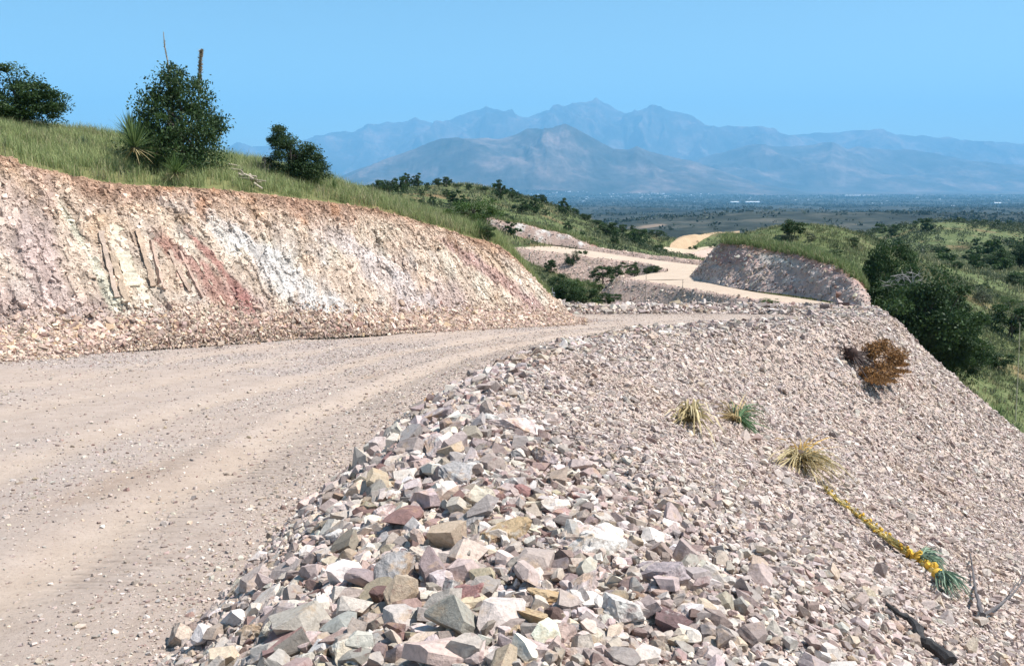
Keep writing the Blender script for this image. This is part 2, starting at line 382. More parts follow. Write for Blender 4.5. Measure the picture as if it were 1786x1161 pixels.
def terr(X, Y, detail=True):
    X = np.asarray(X, float); Y = np.asarray(Y, float); X, Y = np.broadcast_arrays(X, Y)
    Ye = np.maximum(Y, 45.0); t = X / Ye
    Z = np.stack([_smooth_interp(t, x, z) for x, z in _RT], 0)
    ly = np.log(Ye); L = np.log(_RY)
    i = np.clip(np.searchsorted(L, ly) - 1, 0, len(L) - 2)
    f = (ly - L[i]) / (L[i + 1] - L[i])
    take = lambda k: np.take_along_axis(Z, np.clip(k, 0, len(L) - 1)[None], 0)[0]
    p0, p1, p2, p3 = take(i - 1), take(i), take(i + 1), take(i + 2)
    c = 0.5 * ((2 * p1) + (-p0 + p2) * f + (2 * p0 - 5 * p1 + 4 * p2 - p3) * f ** 2 + (-p0 + 3 * p1 - 3 * p2 + p3) * f ** 3)
    z = 0.6 * c + 0.4 * (p1 + (p2 - p1) * f)
    z = z - np.maximum(45 - Y, 0) * 0.10
    if detail:
        near = sst(40, 70, Y)
        z = z + near * (0.35 * fbm(X / 9, Y / 9, o=4, seed=5) * (1 - sst(500, 900, Y)))
        amp = sst(550, 1300, Y) * (1 - sst(9500, 12500, Y))
        z = z + amp * ((ridged(X / 1100, Y / 1300, 5, 31) - .62) * 70 * (1 - .5 * sst(2500, 6000, Y)) + (ridged(X / 300, Y / 300, 5, 37) - .62) * 34 * (1 - sst(2500, 7000, Y)) + 4)
        for Yr, W, xs, zs, sd_ in RANGES:
            zr = np.interp(t, xs, zs)
            base = -240.0
            wob = fbm(X / 3500, Y / 9000, o=3, seed=sd_) * 0.25
            q = np.clip(1 - np.abs(Y - Yr) / (W * np.where(Y < Yr, 1.15, 1.0)), 0, 1)
            prof = q ** 1.15
            rid = ridged(X / 1500 + fbm(X / 2000, Y / 2000, seed=sd_) * .5, Y / 2600, 6, sd_)
            spur = (rid - 0.62) * 2.0
            s = prof + spur * 1.0 * q ** 0.8 * (1 - q ** 3) * sst(0, .12, q) + wob * q * (1 - q)
            jag = 1 + 0.05 * fbm(X / 420, Y / 900, o=4, seed=sd_ + 9) * q
            zz = base + (zr - base) * np.clip(s, 0, 1.01) * jag
            z = np.maximum(z, np.where(zr > base + 20, zz, -999))
    return z

def terrain_part(name, Ys, ts, mat, label=None):
    YY, TT = np.meshgrid(Ys, ts, indexing='ij')
    XX = TT * np.maximum(YY, 45.0)
    ZZ = terr(XX, YY)
    G = np.stack([XX, YY, ZZ], -1)
    G = G.transpose(1, 0, 2)
    me = new_mesh(name, G.reshape(-1, 3), grid_faces(*G.shape[:2]), smooth=True)
    o = link(name, me, mat); o['kind'] = 'structure'
    return o, G

# hillside material: grass over ochre soil, mottled
def mat_hill():
    m, nt, b = mat_new("hill_ground"); geo = N(nt, "ShaderNodeNewGeometry"); pos = geo.outputs["Position"]
    n1 = noise_node(nt, pos, 0.09, 6, 0.65); n2 = noise_node(nt, pos, 0.9, 6, 0.7); n3 = noise_node(nt, pos, 5.0, 4, 0.7); n4 = noise_node(nt, pos, .16, 4, .6)
    g = ramp(nt, n2.outputs["Fac"], [(0.3, tuple(lin((84, 100, 58)) * .5)), (0.5, tuple(lin((122, 136, 86)) * .56)), (0.68, tuple(lin((170, 172, 126)) * .58))])
    s = ramp(nt, n3.outputs["Fac"], [(0.3, tuple(lin((120, 82, 60)) * .8)), (0.7, tuple(lin((186, 150, 118)) * .8))])
    f = ramp(nt, n1.outputs["Fac"], [(0.54, (0, 0, 0)), (0.66, (.7, .7, .7))])
    c = mix(nt, g.outputs[0], s.outputs[0], f.outputs[0])
    d = ramp(nt, n4.outputs["Fac"], [(0.35, (.72, .78, .7)), (0.65, (1.08, 1.04, 1))])
    c = mix(nt, c, d.outputs[0], 1.0, 'MULTIPLY')
    nt.links.new(c, b.inputs["Base Color"])
    bp = N(nt, "ShaderNodeBump"); bp.inputs["Strength"].default_value = .8; bp.inputs["Distance"].default_value = .25
    nb = noise_node(nt, pos, 3.0, 6, .7); nt.links.new(nb.outputs["Fac"], bp.inputs["Height"]); nt.links.new(bp.outputs[0], b.inputs["Normal"])
    return m
def mat_valley():
    m, nt, b = mat_new("valley_ground"); geo = N(nt, "ShaderNodeNewGeometry"); pos = geo.outputs["Position"]
    n1 = noise_node(nt, pos, 0.0016, 6, 0.6); n2 = noise_node(nt, pos, 0.012, 9, 0.8); n3 = noise_node(nt, pos, 0.0045, 5, 0.6)
    v = N(nt, "ShaderNodeTexVoronoi"); v.inputs["Scale"].default_value = 0.028; nt.links.new(pos, v.inputs["Vector"])
    g = ramp(nt, n2.outputs["Fac"], [(0.35, (.010, .015, .012)), (0.5, (.034, .040, .030)), (0.68, (.12, .105, .08))])
    vr = ramp(nt, v.outputs["Distance"], [(0.22, (.34, .40, .34)), (0.42, (1, 1, 1))])
    c = mix(nt, g.outputs[0], vr.outputs[0], 0.85, 'MULTIPLY')
    w = ramp(nt, n1.outputs["Fac"], [(0.46, (1, 1, 1)), (0.60, (.42, .50, .46))])
    c = mix(nt, c, w.outputs[0], 1.0, 'MULTIPLY')
    f = ramp(nt, n3.outputs["Fac"], [(0.68, (0, 0, 0)), (0.71, (.6, .6, .6))])
    c = mix(nt, c, tuple(lin((196, 168, 144)) * .6), f.outputs[0])
    nt.links.new(c, b.inputs["Base Color"]); return m
def mat_mount():
    m, nt, b = mat_new("mountain_ground"); geo = N(nt, "ShaderNodeNewGeometry"); pos = geo.outputs["Position"]
    n1 = noise_node(nt, pos, 0.0012, 8, 0.65); n2 = noise_node(nt, pos, 0.012, 6, 0.7)
    g = ramp(nt, n1.outputs["Fac"], [(0.35, (.02, .025, .018)), (0.5, (.08, .07, .065)), (0.65, (.24, .17, .15))])
    h = ramp(nt, n2.outputs["Fac"], [(0.4, (.6, .65, .6)), (0.6, (1.15, 1.1, 1.05))])
    c = mix(nt, g.outputs[0], h.outputs[0], 1.0, 'MULTIPLY')
    nt.links.new(c, b.inputs["Base Color"]); return m
M_hill, M_valley, M_mount = mat_hill(), mat_valley(), mat_mount()
def tgrid(nf, lim=0.66, out=2.2):
    return np.concatenate([np.linspace(-out, -lim, 30)[:-1], np.linspace(-lim, lim, nf), np.linspace(lim, out, 30)[1:]])
ys1 = np.concatenate([np.linspace(-60, 40, 26)[:-1], np.linspace(40, 130, 130)[:-1], np.geomspace(130, 480, 150)])
o_hill, G_hill = terrain_part("hills", ys1, tgrid(640), M_hill)
o_val, G_val = terrain_part("valley_land", np.geomspace(480, 12200, 420), tgrid(700), M_valley)
o_mnt, G_mnt = terrain_part("mountain_land", np.concatenate([np.linspace(12200, 33000, 420)]), tgrid(900), M_mount)
B_hill = bvh_of(G_hill)

# ------------------------------------------------------------------ near road sheet
Lroad = [(-34, -10), (-30, 1), (-20, 10.5), (-12, 18.5), (-8.5, 21.5), (-5.5, 25), (-2.5, 29), (0.0, 32.5), (1.2, 35.6), (-1, 38.5), (-8, 41), (-12, 43)]
crest = [  # x, y, height of the berm over the road's plane, fall direction in degrees, fall slope
 (.45, -8, .45, 0, .42), (.3, -2, .5, 5, .42), (.15, 2.6, .60, 12, .42), (-.16, 5.4, .62, 12, .41), (-.19, 6.8, .60, 9, .41), (-.08, 9.2, .52, 5, .42), (.3, 11.9, .46, 0, .43),
 (1.06, 15.2, .40, -3, .45), (2.0, 18.6, .36, -5, .46), (3.75, 22.4, .32, -5, .50), (5.8, 25.2, .30, -3, .54), (9.0, 28.6, .28, 2, .58), (12.2, 32.2, .28, 10, .62),
 (14.4, 35, .22, 22, .65), (16.0, 38, .22, 38, .65), (16.6, 41.5, .30, 62, .65), (14.5, 44.2, .38, 85, .65), (9, 44.6, .38, 90, .65), (4, 44.5, .38, 90, .65), (-3, 45, .38, 92, .65), (-10, 47, .3, 95, .65)]
toe_in = [(-1.5, -8), (-1.7, -2), (-1.72, 3.0), (-1.72, 6.0), (-1.6, 8.0), (-1.45, 11.0), (-1.0, 14.0), (-.3, 17.8), (.7, 21.2), (2.6, 26.0), (4.9, 29.2), (8.4, 32.0), (11.4, 34.8),
          (12.8, 36.8), (13.2, 39), (13.0, 41), (12.0, 42.6), (9, 43.0), (4, 42.9), (-3, 43.5), (-10, 45)]
cr_xyz = np.array([(x, y, zroad(y) + h) for x, y, h, a, s in crest])
toe_xyz = np.array([(x, y, zroad(y) - .02) for x, y in toe_in])
def road_near():
    nu, nv = 620, 190
    L = cr(np.array([(x, y, 0) for x, y in Lroad]), nu)
    Rr = cr(np.array(list(toe_in[:18]) + [(4, 42.9), (-3, 43.5), (-9, 45)], float), nu)
    Rr = np.concatenate([Rr, np.zeros((nu, 1))], 1)
    # extend the road a little beneath the berm
    tgt = cr(cr_xyz, nu); tgt[:, 2] = 0
    Rr = Rr + (tgt - Rr) * 0.35
    w = np.linspace(0, 1, nv)[None, :, None]
    G = L[:, None] * (1 - w) + Rr[:, None] * w
    X, Y = G[..., 0], G[..., 1]
    z = zroad(Y) + 0.05 * fbm(X / 2.2, Y / 2.2, o=3, seed=50) + 0.012 * fbm(X * 2, Y * 2, o=3, seed=51)
    # distance from the berm toe, for the wheel tracks that follow it
    tp = cr(toe_xyz[:, :2], 500)
    d = np.full(X.shape, 99.0)
    for k in range(0, 500): d = np.minimum(d, np.hypot(X - tp[k, 0], Y - tp[k, 1]))
    wob = .25 * fbm(X / 5, Y / 5, seed=60)
    tracks = np.zeros_like(d)
    for c, wd, dep in ((1.05, .26, .035), (2.9, .30, .028), (5.0, .3, .018), (6.9, .3, .018)):
        tracks = np.maximum(tracks, np.exp(-((d + wob - c) / wd) ** 2) * dep / .035)
        z = z - np.exp(-((d + wob - c) / wd) ** 2) * dep + .6 * dep * np.exp(-((d + wob - c - wd * 1.6) / (wd * .6)) ** 2)
    global TRK
    tp_s = np.concatenate([[0], np.cumsum(np.linalg.norm(np.diff(tp, axis=0), axis=1))]); ssv = np.zeros_like(d); dm = np.full(X.shape, 99.0)
    for k in range(0, 500):
        q_ = np.hypot(X - tp[k, 0], Y - tp[k, 1]); m_ = q_ < dm; dm = np.where(m_, q_, dm); ssv = np.where(m_, tp_s[k] + (X - tp[k, 0]) * 0 , ssv)
    TRK = (np.exp(-((d + wob * .5 - .62) / .30) ** 4) * sst(-.3, .2, fbm(X / 2, Y / 2, seed=69)) + .6 * np.exp(-((d + wob * .5 - 1.6) / .16) ** 4) * sst(-.1, .3, fbm(X / 1.5, Y / 1.5, seed=167)), Y + .25 * X)
    G = np.stack([X, Y, z], -1)
    pk = sst(-.15, .35, fbm(X / 3.0 + 9, Y / 3.0, o=4, seed=61)) * (1 - tracks) * sst(1.2, 3.2, d)
    beige = lin((224, 203, 188)) * .55; grav = lin((217, 200, 191)) * .55; dust = lin((230, 207, 187)) * .585; dark = lin((190, 160, 134)) * .62
    col = beige + (grav - beige) * pk[..., None]
    col = col + (dust - col) * (np.clip(tracks, 0, 1) * .8)[..., None]
    dk = sst(.25, .6, fbm(X / 1.4, Y / 4, o=4, seed=66)) * .15 + .4 * np.exp(-((d + wob - 1.75) / .22) ** 2) * sst(-.1, .4, fbm(X / .9, Y / .9, seed=68))
    col = col + (dark - col) * np.clip(dk, 0, 1)[..., None]
    return G, col, d, pk
G_road, C_road, D_road, PK_road = road_near()
def mat_road():
    m, nt, b = mat_new("dirt_road"); geo = N(nt, "ShaderNodeNewGeometry"); pos = geo.outputs["Position"]
    at = N(nt, "ShaderNodeAttribute", attribute_name="Col")
    n1 = noise_node(nt, pos, 38.0, 6, 0.75); n2 = noise_node(nt, pos, 4.0, 6, .65)
    r1 = ramp(nt, n1.outputs["Fac"], [(0.30, (.62, .60, .60)), (0.46, (1, 1, 1)), (0.60, (1.0, 1.0, 1.0)), (0.72, (1.25, 1.25, 1.27))])
    c = mix(nt, at.outputs["Color"], r1.outputs["Color"], 1.0, 'MULTIPLY')
    r2 = ramp(nt, n2.outputs["Fac"], [(0.3, (.88, .86, .84)), (0.65, (1.05, 1.05, 1.05))])
    c = mix(nt, c, r2.outputs["Color"], 1.0, 'MULTIPLY')
    nt.links.new(c, b.inputs["Base Color"])
    bp = N(nt, "ShaderNodeBump"); bp.inputs["Strength"].default_value = .8; bp.inputs["Distance"].default_value = .02
    nb = noise_node(nt, pos, 26.0, 8, .75)
    al = N(nt, "ShaderNodeAttribute", attribute_name="along"); tk = N(nt, "ShaderNodeAttribute", attribute_name="trk")
    wbn = noise_node(nt, pos, 3.0, 3, .5)
    def M2(op, a, b_):
        n_ = N(nt, "ShaderNodeMath", operation=op)
        for s_, v_ in zip(n_.inputs, (a, b_)):
            if isinstance(v_, (int, float)): s_.default_value = v_
            else: nt.links.new(v_, s_)
        return n_.outputs[0]
    ph = M2('ADD', M2('MULTIPLY', al.outputs["Fac"], 52.0), M2('MULTIPLY', wbn.outputs["Fac"], 6.0))
    cl_ = M2('MULTIPLY', M2('MULTIPLY', M2('ADD', M2('SINE', ph, 0.0), 1.0), .5), tk.outputs["Fac"])
    hsum = M2('ADD', nb.outputs["Fac"], M2('MULTIPLY', cl_, 3.0)); nt.links.new(hsum, bp.inputs["Height"]); nt.links.new(bp.outputs[0], b.inputs["Normal"])
    return m
M_road = mat_road()
o = link("dirt_road", new_mesh("dirt_road", G_road.reshape(-1, 3), grid_faces(*G_road.shape[:2]), C_road.reshape(-1, 3), smooth=True), M_road)
for nm_, ar_ in (("trk", TRK[0]), ("along", TRK[1])):
    at_ = o.data.attributes.new(nm_, 'FLOAT', 'POINT'); at_.data.foreach_set("value", ar_.astype(np.float32).ravel())
tag(o, "pale beige gravel road curving past the cut bank", None, None, 'structure')
B_road = bvh_of(G_road)

# ------------------------------------------------------------------ berm and fill slope right of the road
def fill_slope():
    rows = [toe_xyz + np.array([0, 0, -.05])]
    mid = toe_xyz * .5 + cr_xyz * .5; mid[:, 2] = toe_xyz[:, 2] * .35 + cr_xyz[:, 2] * .65
    rows += [mid, cr_xyz]
    th = np.array([R(a) for *_, a, s in crest]); sl = np.array([s for *_, s in crest])
    dirs = np.stack([np.cos(th), np.sin(th)], 1)
    for t, k in ((1.2, .55), (3, .9), (7, 1.0), (13, 1.02), (24, 1.05), (36, 1.1)):
        r_ = cr_xyz.copy(); r_[:, :2] += dirs * t; r_[:, 2] -= sl * t * k; rows.append(r_)
    return loft(rows, 1000, [14, 14, 16, 26, 50, 70, 60, 20])
G_fill, rp_fill = fill_slope()
n_fill = grid_normals(G_fill)
_x, _y = G_fill[..., 0], G_fill[..., 1]
amp = np.minimum(1, np.maximum(rp_fill - .2, 0))[None, :]
disp = 0.10 * fbm(_x / 1.6, _y / 1.6, o=3, seed=70) + 0.05 * fbm(_x * 2.2, _y * 2.2, o=3, seed=71)
G_fill = G_fill + np.array([0, 0, 1.0]) * (disp * amp)[..., None]
c_fill = lin((212, 190, 176)) * .64 * (1 + .25 * fbm(_x * 3, _y * 3, o=4, seed=72))[..., None]
rust = (sst(.30, .6, fbm(_x / 2.4 + 4, _y / 2.4, o=3, seed=74)) * .35)[..., None]
c_fill = c_fill * (1 - rust) + lin((190, 150, 120)) * .62 * rust
o = link("fill_slope", new_mesh("fill_slope", G_fill.reshape(-1, 3), grid_faces(*G_fill.shape[:2]), c_fill.reshape(-1, 3), smooth=True), M_gravel)
tag(o, "fine broken stone of the embankment falling away right of the road", None, None, 'structure')
B_fill = bvh_of(G_fill)

# small stones covering berm and fill slope
def dist(p): return np.linalg.norm(p, axis=-1)
def fillw(c):
    d = dist(c); w = in_view(c) / (0.5 + np.maximum(d, 3.0) / 9.0) ** 1.3
    rp = np.broadcast_to(rp_fill[:-1][None, :], c.shape[:2]) if c.ndim == 3 else 1
    x_, y_ = c[..., 0], c[..., 1]; st_ = fbm((x_ * .5 + y_ * .87) / 1.1, (x_ * .87 - y_ * .5) / 5.0, o=4, seed=197)
    w = w * np.where(rp > 2.6, .66 + .34 * sst(-.35, .05, st_), 1.0)
    return w * np.where(rp < .25, .35, 1.0) * np.where(rp > 7.0, 0, 1)
NF = 500000
p, nn, fu, fv = sample_grid(G_fill, NF, fillw)
d = dist(p)
rp = np.interp(fv, np.linspace(0, 1, len(rp_fill)), rp_fill)
bermness = np.exp(-(np.where(rp < 1.3, (rp - 1.3) / .8, (rp - 1.3) / (.72 + 1.0 * (1 - sst(3.5, 8.5, d))))) ** 2)
sz = rng.lognormal(0, .55, NF) * (0.0052 + 0.00066 * np.clip(d, 0, 45)) * (1 + 1.6 * bermness * np.clip(1.3 - d / 20, .35, 1))
sz = np.clip(sz, .007, .11)
cols = stone_cols(NF)
g2 = fbm(p[:, 0] / 3.2, p[:, 1] / 3.2, o=3, seed=77)
ru = sst(.2, .6, g2)[:, None] * .35
cols = cols * (1 - ru) + lin((206, 172, 142)) * .68 * ru
p[:, 2] += sz * rng.uniform(-.2, .8, NF)
sl_ = (1 - bermness)[:, None] * .35; cols = cols * (1 - sl_) + (lin((224, 204, 194)) * .80)[None] * rng.uniform(.6, 1.2, (NF, 1)) * sl_
hi_ = sz / d * 887 > 4.2
o = link("rubble", stones_mesh("rubble", p[hi_], sz[hi_], cols[hi_], nn[hi_], .9, STONES_HI), M_stone)
tag(o, "coarser broken stones lying over the near berm", "rubble", None, 'stuff')
p, sz, cols, nn = p[~hi_], sz[~hi_], cols[~hi_], nn[~hi_]
o = link("crushed_stone", stones_mesh("crushed_stone", p, sz, cols, nn, .9), M_stone)
tag(o, "crushed pinkish grey stones covering berm and embankment", "rubble", None, 'stuff')

# ------------------------------------------------------------------ the cut bank on the left and the grassy slope above it
def nrm2(v): return v / np.linalg.norm(v)
toeB = [np.array([-37, -8, zroad(-8)]), np.array([-29.5, 2.5, zroad(2.5)]), np.array([-19, 11.2, zroad(11.2)])] + \
       [PR(px, py) for px, py in ((0, 628), (130, 617), (280, 606), (430, 596), (560, 587), (690, 580), (800, 575), (890, 571), (945, 568.5), (978, 566), (1003, 562), (1004, 558), (985, 553), (960, 549))]
def off(p, d, dz, ang=135): return p + np.array([math.cos(R(ang)) * d, math.sin(R(ang)) * d, dz])
scrB = [off(toeB[0], 1.2, .55), off(toeB[1], 1.2, .55), off(toeB[2], 1.2, .55)] + \
       [P(px, py, y) for px, py, y in ((-22, 576, 19.5), (100, 566, 20.9), (250, 551, 22.2), (410, 547, 24.2), (545, 547, 26.2), (680, 546, 28.9), (785, 544, 31.0), (878, 542, 33.1), (930, 542, 34.4), (958, 543, 35.2), (984, 545, 36.2), (988, 547, 38.0), (975, 547, 40.0), (950, 547, 41.5))]
topB = [off(toeB[0], 5.5, 4.6), off(toeB[1], 5.5, 4.5), off(toeB[2], 5.4, 4.45)] + \
       [P(px, py, y) for px, py, y in ((-90, 262, 22.6), (50, 290, 23.9), (205, 320, 25.5), (375, 330, 27.4), (520, 346, 29.6), (640, 362, 31.8), (735, 387, 33.6), (815, 412, 35.0), (868, 429, 36.2), (912, 466, 37.6), (945, 505, 38.6), (962, 529, 40.0), (950, 545, 41.5), (920, 548, 43.0))]
skyB = [off(topB[0], 15, 2.0), off(topB[1], 14, 1.9), off(topB[2], 13, 1.8)] + \
       [P(px, py, y) for px, py, y in ((-150, 190, 34), (50, 227, 35.5), (215, 250, 36.5), (380, 283, 37.5), (520, 305, 38.5), (625, 345, 39.5), (725, 374, 40.5), (810, 399, 41.2), (860, 422, 42), (895, 470, 42.8), (915, 510, 43.5), (925, 530, 44.5), (915, 550, 45.5), (880, 560, 47))]
toeB, scrB, topB, skyB = map(np.array, (toeB, scrB, topB, skyB))
def between(a, b, f, lift): r_ = a * (1 - f) + b * f; r_[:, 2] += lift; return r_
NU_B = 1500
toeIn = toeB.copy(); toeIn[:, 2] -= .06
G_bank, rp_bank = loft([toeIn, between(toeB, scrB, .5, .05), scrB, between(scrB, topB, .33, .10), between(scrB, topB, .70, .12), topB], NU_B, [8, 10, 60, 60, 60])
rp_bank = rp_bank
U = np.linspace(0, len(toeB) - 1, NU_B)[:, None]          # station number along the bank
arc = np.concatenate([[0], np.cumsum(np.linalg.norm(np.diff(cr(scrB, NU_B), axis=0), axis=1))])[:, None]
Hh = np.broadcast_to(np.interp(rp_bank, [0, 1, 2, 3, 4, 5], [-.35, -.15, 0, .33, .70, 1.0])[None, :], G_bank.shape[:2])   # 0 at scree top, 1 at the lip
hm = np.linalg.norm(cr(topB, NU_B) - cr(scrB, NU_B), axis=1)[:, None]
Hm = Hh * hm                                            # metres up the face
def bank_fields(arc, Hm, Hh):
    s = arc + .16 * Hm + .25 * fbm(arc * .5, Hm * .5, o=3, seed=80)       # strata lean: streaks run down to the right
    face = sst(.0, .08, Hh) * (1 - sst(.93, 1.0, Hh) * .7)
    v1, e1 = cell(s * 1.9, Hm * .55, 81); v2, e2 = cell(s * 4.2 + 5, Hm * 1.5, 82); v3, e3 = cell(s * 9 + 1, Hm * 5, 83)
    blocky = sst(-.15, .35, fbm(arc * .35 + 3, Hm * .5, o=3, seed=84)) * (1 - sst(.68, .85, Hh))
    gul = fbm(s * .9, Hm * .12, o=4, seed=85)
    streak = fbm(s * 5.5, Hm * .35, o=3, seed=86)
    dsp = .08 * gul + .02 * streak + blocky * ((v1 - .5) * .20 + (v2 - .5) * .14) + (v2 - .5) * .04 + (v3 - .5) * .06 + .03 * fbm(arc * 7, Hm * 7, o=4, seed=87)
    return s, face, v1, v2, v3, blocky, gul, streak, dsp * face
s_, face_, v1_, v2_, v3_, bl_, gul_, stk_, dsp_ = bank_fields(arc + 0 * Hm, Hm, Hh)
n_bank = grid_normals(G_bank)
Ub = np.broadcast_to(U, Hh.shape)
taper = (1 - sst(13.2, 14.5, Ub) * .6)
G_bank = G_bank + n_bank * (dsp_ * taper)[..., None]
def bank_colour(U, arc, Hm, Hh, s, v1, v2, v3, bl, stk):
    """U: station; warm beige rock under a brown soil lip, white seam, red and mauve seams"""
    base = lin((228, 204, 183)); cream = lin((242, 228, 208)); mauve = lin((206, 180, 178)); grey = lin((212, 206, 202))
    white = lin((240, 240, 240)); red = lin((178, 112, 104)); brown = lin((190, 148, 122)); och = lin((212, 168, 112)); soil = lin((176, 140, 112))
    n1 = fbm(s * .45, Hm * .22, o=4, seed=90); n2 = fbm(s * 2.2, Hm * .9, o=4, seed=91); n3 = fbm(arc * .8, Hm * .8, o=4, seed=92)
    c = base + (cream - base) * sst(-.1, .5, n2)[..., None] * .8
    c = c + (mauve - c) * (sst(.05, .4, n1 + .2 * n2) * .5)[..., None]
    c = c + (grey - c) * (sst(.2, .55, n3 - .3 * n1) * .45)[..., None]
    c = c + (och - c) * (sst(.12, .5, fbm(s * .7 + 20, Hm * .5, o=4, seed=93)) * (.18 + .25 * sst(.35, .8, Hh)))[..., None]
    def seam(u0, h0, u1, h1, w0, w1, col, k, c, sd_):
        t = np.clip((h0 - Hh) / (h0 - h1), 0, 1); uc = u0 + (u1 - u0) * t; w = w0 + (w1 - w0) * t
        q = 1 - np.abs(U - uc) / w + .55 * fbm(s * 2.2, Hm * 1.4, o=4, seed=sd_)
        m = sst(.1, .7, q) * sst(h1 - .08, h1 + .04, Hh) * (1 - sst(h0 - .06, h0 + .1, Hh)) * k
        return c + (col - c) * m[..., None]
    c = seam(5.55, .85, 7.3, .0, .28, .62, white, .55, c, 101)
    c = seam(7.3, .72, 8.6, .08, .35, .6, lin((226, 214, 212)), .6, c, 102)
    c = seam(5.3, .55, 6.15, -.02, .12, .36, red, .6, c, 103)
    c = seam(5.6, .6, 6.2, .05, .05, .12, red * 1.1, .7, c, 104)
    c = seam(9.4, .78, 11.3, .0, .35, .95, lin((200, 156, 150)), .65, c, 105)
    c = seam(3.2, .8, 4.0, .0, .6, .8, lin((208, 184, 178)), .45, c, 106)
    c = seam(4.3, .75, 4.75, .05, .09, .11, lin((246, 238, 214)), .9, c, 107)
    tb = sst(.76, 1.0, Hh + .16 * n3 + .10 * n2)
    c = c + (lin((214, 178, 150)) - c) * (sst(.5, .9, Hh + .2 * n3 + .12 * n2) * .45)[..., None]
    c = c + (brown - c) * (tb * .8)[..., None]
    c = c + (soil - c) * (sst(.93, 1.0, Hh) * .6)[..., None]
    iron = sst(.25, .55, fbm(s * 1.4 + 7, Hm * .8, o=4, seed=95)) * .5
    c = c + (lin((196, 140, 98)) - c) * (iron * (.3 + .7 * sst(.4, .8, Hh)))[..., None]
    c = c * (1 + .30 * (v2 - .5) + .45 * (v3 - .5) + .14 * stk)[..., None]
    scree = 1 - sst(-.05, .03, Hh + .02 * n2)
    c = c + (lin((200, 178, 168)) - c) * scree[..., None]
    g_ = c.mean(-1, keepdims=True); c = g_ + (c - g_) * .95
    return np.clip(c * .74, .02, .85)
C_bank = bank_colour(Ub, arc + 0 * Hm, Hm, Hh, s_, v1_, v2_, v3_, bl_, stk_)
o = link("rock_cut", new_mesh("rock_cut", G_bank.reshape(-1, 3), grid_faces(*G_bank.shape[:2]), C_bank.reshape(-1, 3), smooth=False), M_bank)
tag(o, "banded beige, white and red rock face cut beside the road", None, None, 'structure')
B_bank = bvh_of(G_bank)
def slabs():
    V, F, C, off_ = [], [], [], 0; r = np.random.default_rng(8)
    for x0, y0, x1, y1, wpx, col, pr in ((198, 392, 212, 455, 22, (240, 230, 204), .10), (214, 440, 232, 500, 20, (244, 234, 208), .12), (236, 480, 258, 534, 15, (240, 228, 206), .10), (176, 405, 204, 520, 7, (196, 168, 156), .22), (196, 440, 222, 528, 8, (204, 174, 148), .18),
                                         (240, 400, 268, 500, 7, (196, 160, 136), .20), (226, 392, 240, 430, 10, (150, 116, 98), .05), (262, 420, 284, 505, 6, (202, 160, 146), .20), (296, 438, 332, 510, 6, (216, 180, 164), .18), (312, 440, 352, 520, 5, (206, 160, 150), .18), (330, 436, 392, 532, 4, (222, 200, 180), .12), (300, 450, 316, 500, 4, (190, 130, 118), .06)):
        a, na = cast(B_bank, x0, y0); b, nb = cast(B_bank, x1, y1)
        if a is None or b is None: continue
        n = na + nb; n = n / np.linalg.norm(n); ax = b - a; sd_ = np.cross(n, ax); sd_ /= np.linalg.norm(sd_); w = wpx * np.linalg.norm(a) / FPX / 2 * 1.1
        m = 14; t = np.linspace(0, 1, m)[:, None]; c = a + ax * t; wv = w * (1 + .18 * r.normal(size=(m, 1))); pv_ = pr * (1 + .15 * r.normal(size=(m, 1)))
        pv_ = pv_ * .42; wv2 = w * (1 + .3 * r.normal(size=(m, 1))); ring = np.stack([c - sd_ * wv - n * .25, c - sd_ * wv * .9 + n * pv_, c + sd_ * wv2 * .9 + n * pv_ * .7, c + sd_ * wv2 - n * .25], 1).reshape(-1, 3)
        V.append(ring)
        for i in range(m - 1):
            for j in range(3): F.append((off_ + i * 4 + j, off_ + i * 4 + j + 1, off_ + (i + 1) * 4 + j + 1, off_ + (i + 1) * 4 + j))
        F += [(off_, off_ + 3, off_ + 2, off_ + 1), tuple(off_ + (m - 1) * 4 + k for k in (0, 1, 2, 3))]
        C.append(np.clip((lin(col) * .55 + lin((232, 212, 188)) * .45)[None] * .80 * (1 + .16 * r.normal(size=(len(ring), 1))), 0, 1)); off_ += len(ring)
    o = link("rock_ribs", new_mesh("rock_ribs", np.vstack(V), np.array(F), np.vstack(C)), M_bank); tag(o, "upright pale and brown rock ribs standing out of the cut face", None, None, 'structure')
slabs()

backB = skyB + np.array([-7.0, 9.0, -2.2]); backB[9:, 2] -= 2.0
lip = topB.copy(); lip[:, 2] -= .05
lip2 = between(topB, skyB, .10, .10); midB = between(topB, skyB, .5, .25)
G_sl, rp_sl = loft([lip, lip2, midB, skyB, backB, backB + np.array([-14, 18, -9.0])], 700, [6, 30, 30, 24, 16])
G_sl[..., 2] += .10 * fbm(G_sl[..., 0] / 1.5, G_sl[..., 1] / 1.5, o=4, seed=110) * np.clip(rp_sl, 0, 1)[None, :]
def slope_col(X, Y):
    n = fbm(X / 1.2, Y / 1.2, o=4, seed=111)[..., None]; m_ = sst(.2, .6, fbm(X / 2.5, Y / 2.5, o=3, seed=112))[..., None]
    c = lin((142, 142, 92)) * .55 * (1 + .3 * n); return c + (lin((178, 140, 104)) * .6 - c) * m_
o = link("grassy_slope", new_mesh("grassy_slope", G_sl.reshape(-1, 3), grid_faces(*G_sl.shape[:2]), slope_col(G_sl[..., 0], G_sl[..., 1]).reshape(-1, 3), smooth=True), M_gravel)
tag(o, "natural grassy hillside above the rock cut", None, None, 'structure')
B_sl = bvh_of(G_sl)

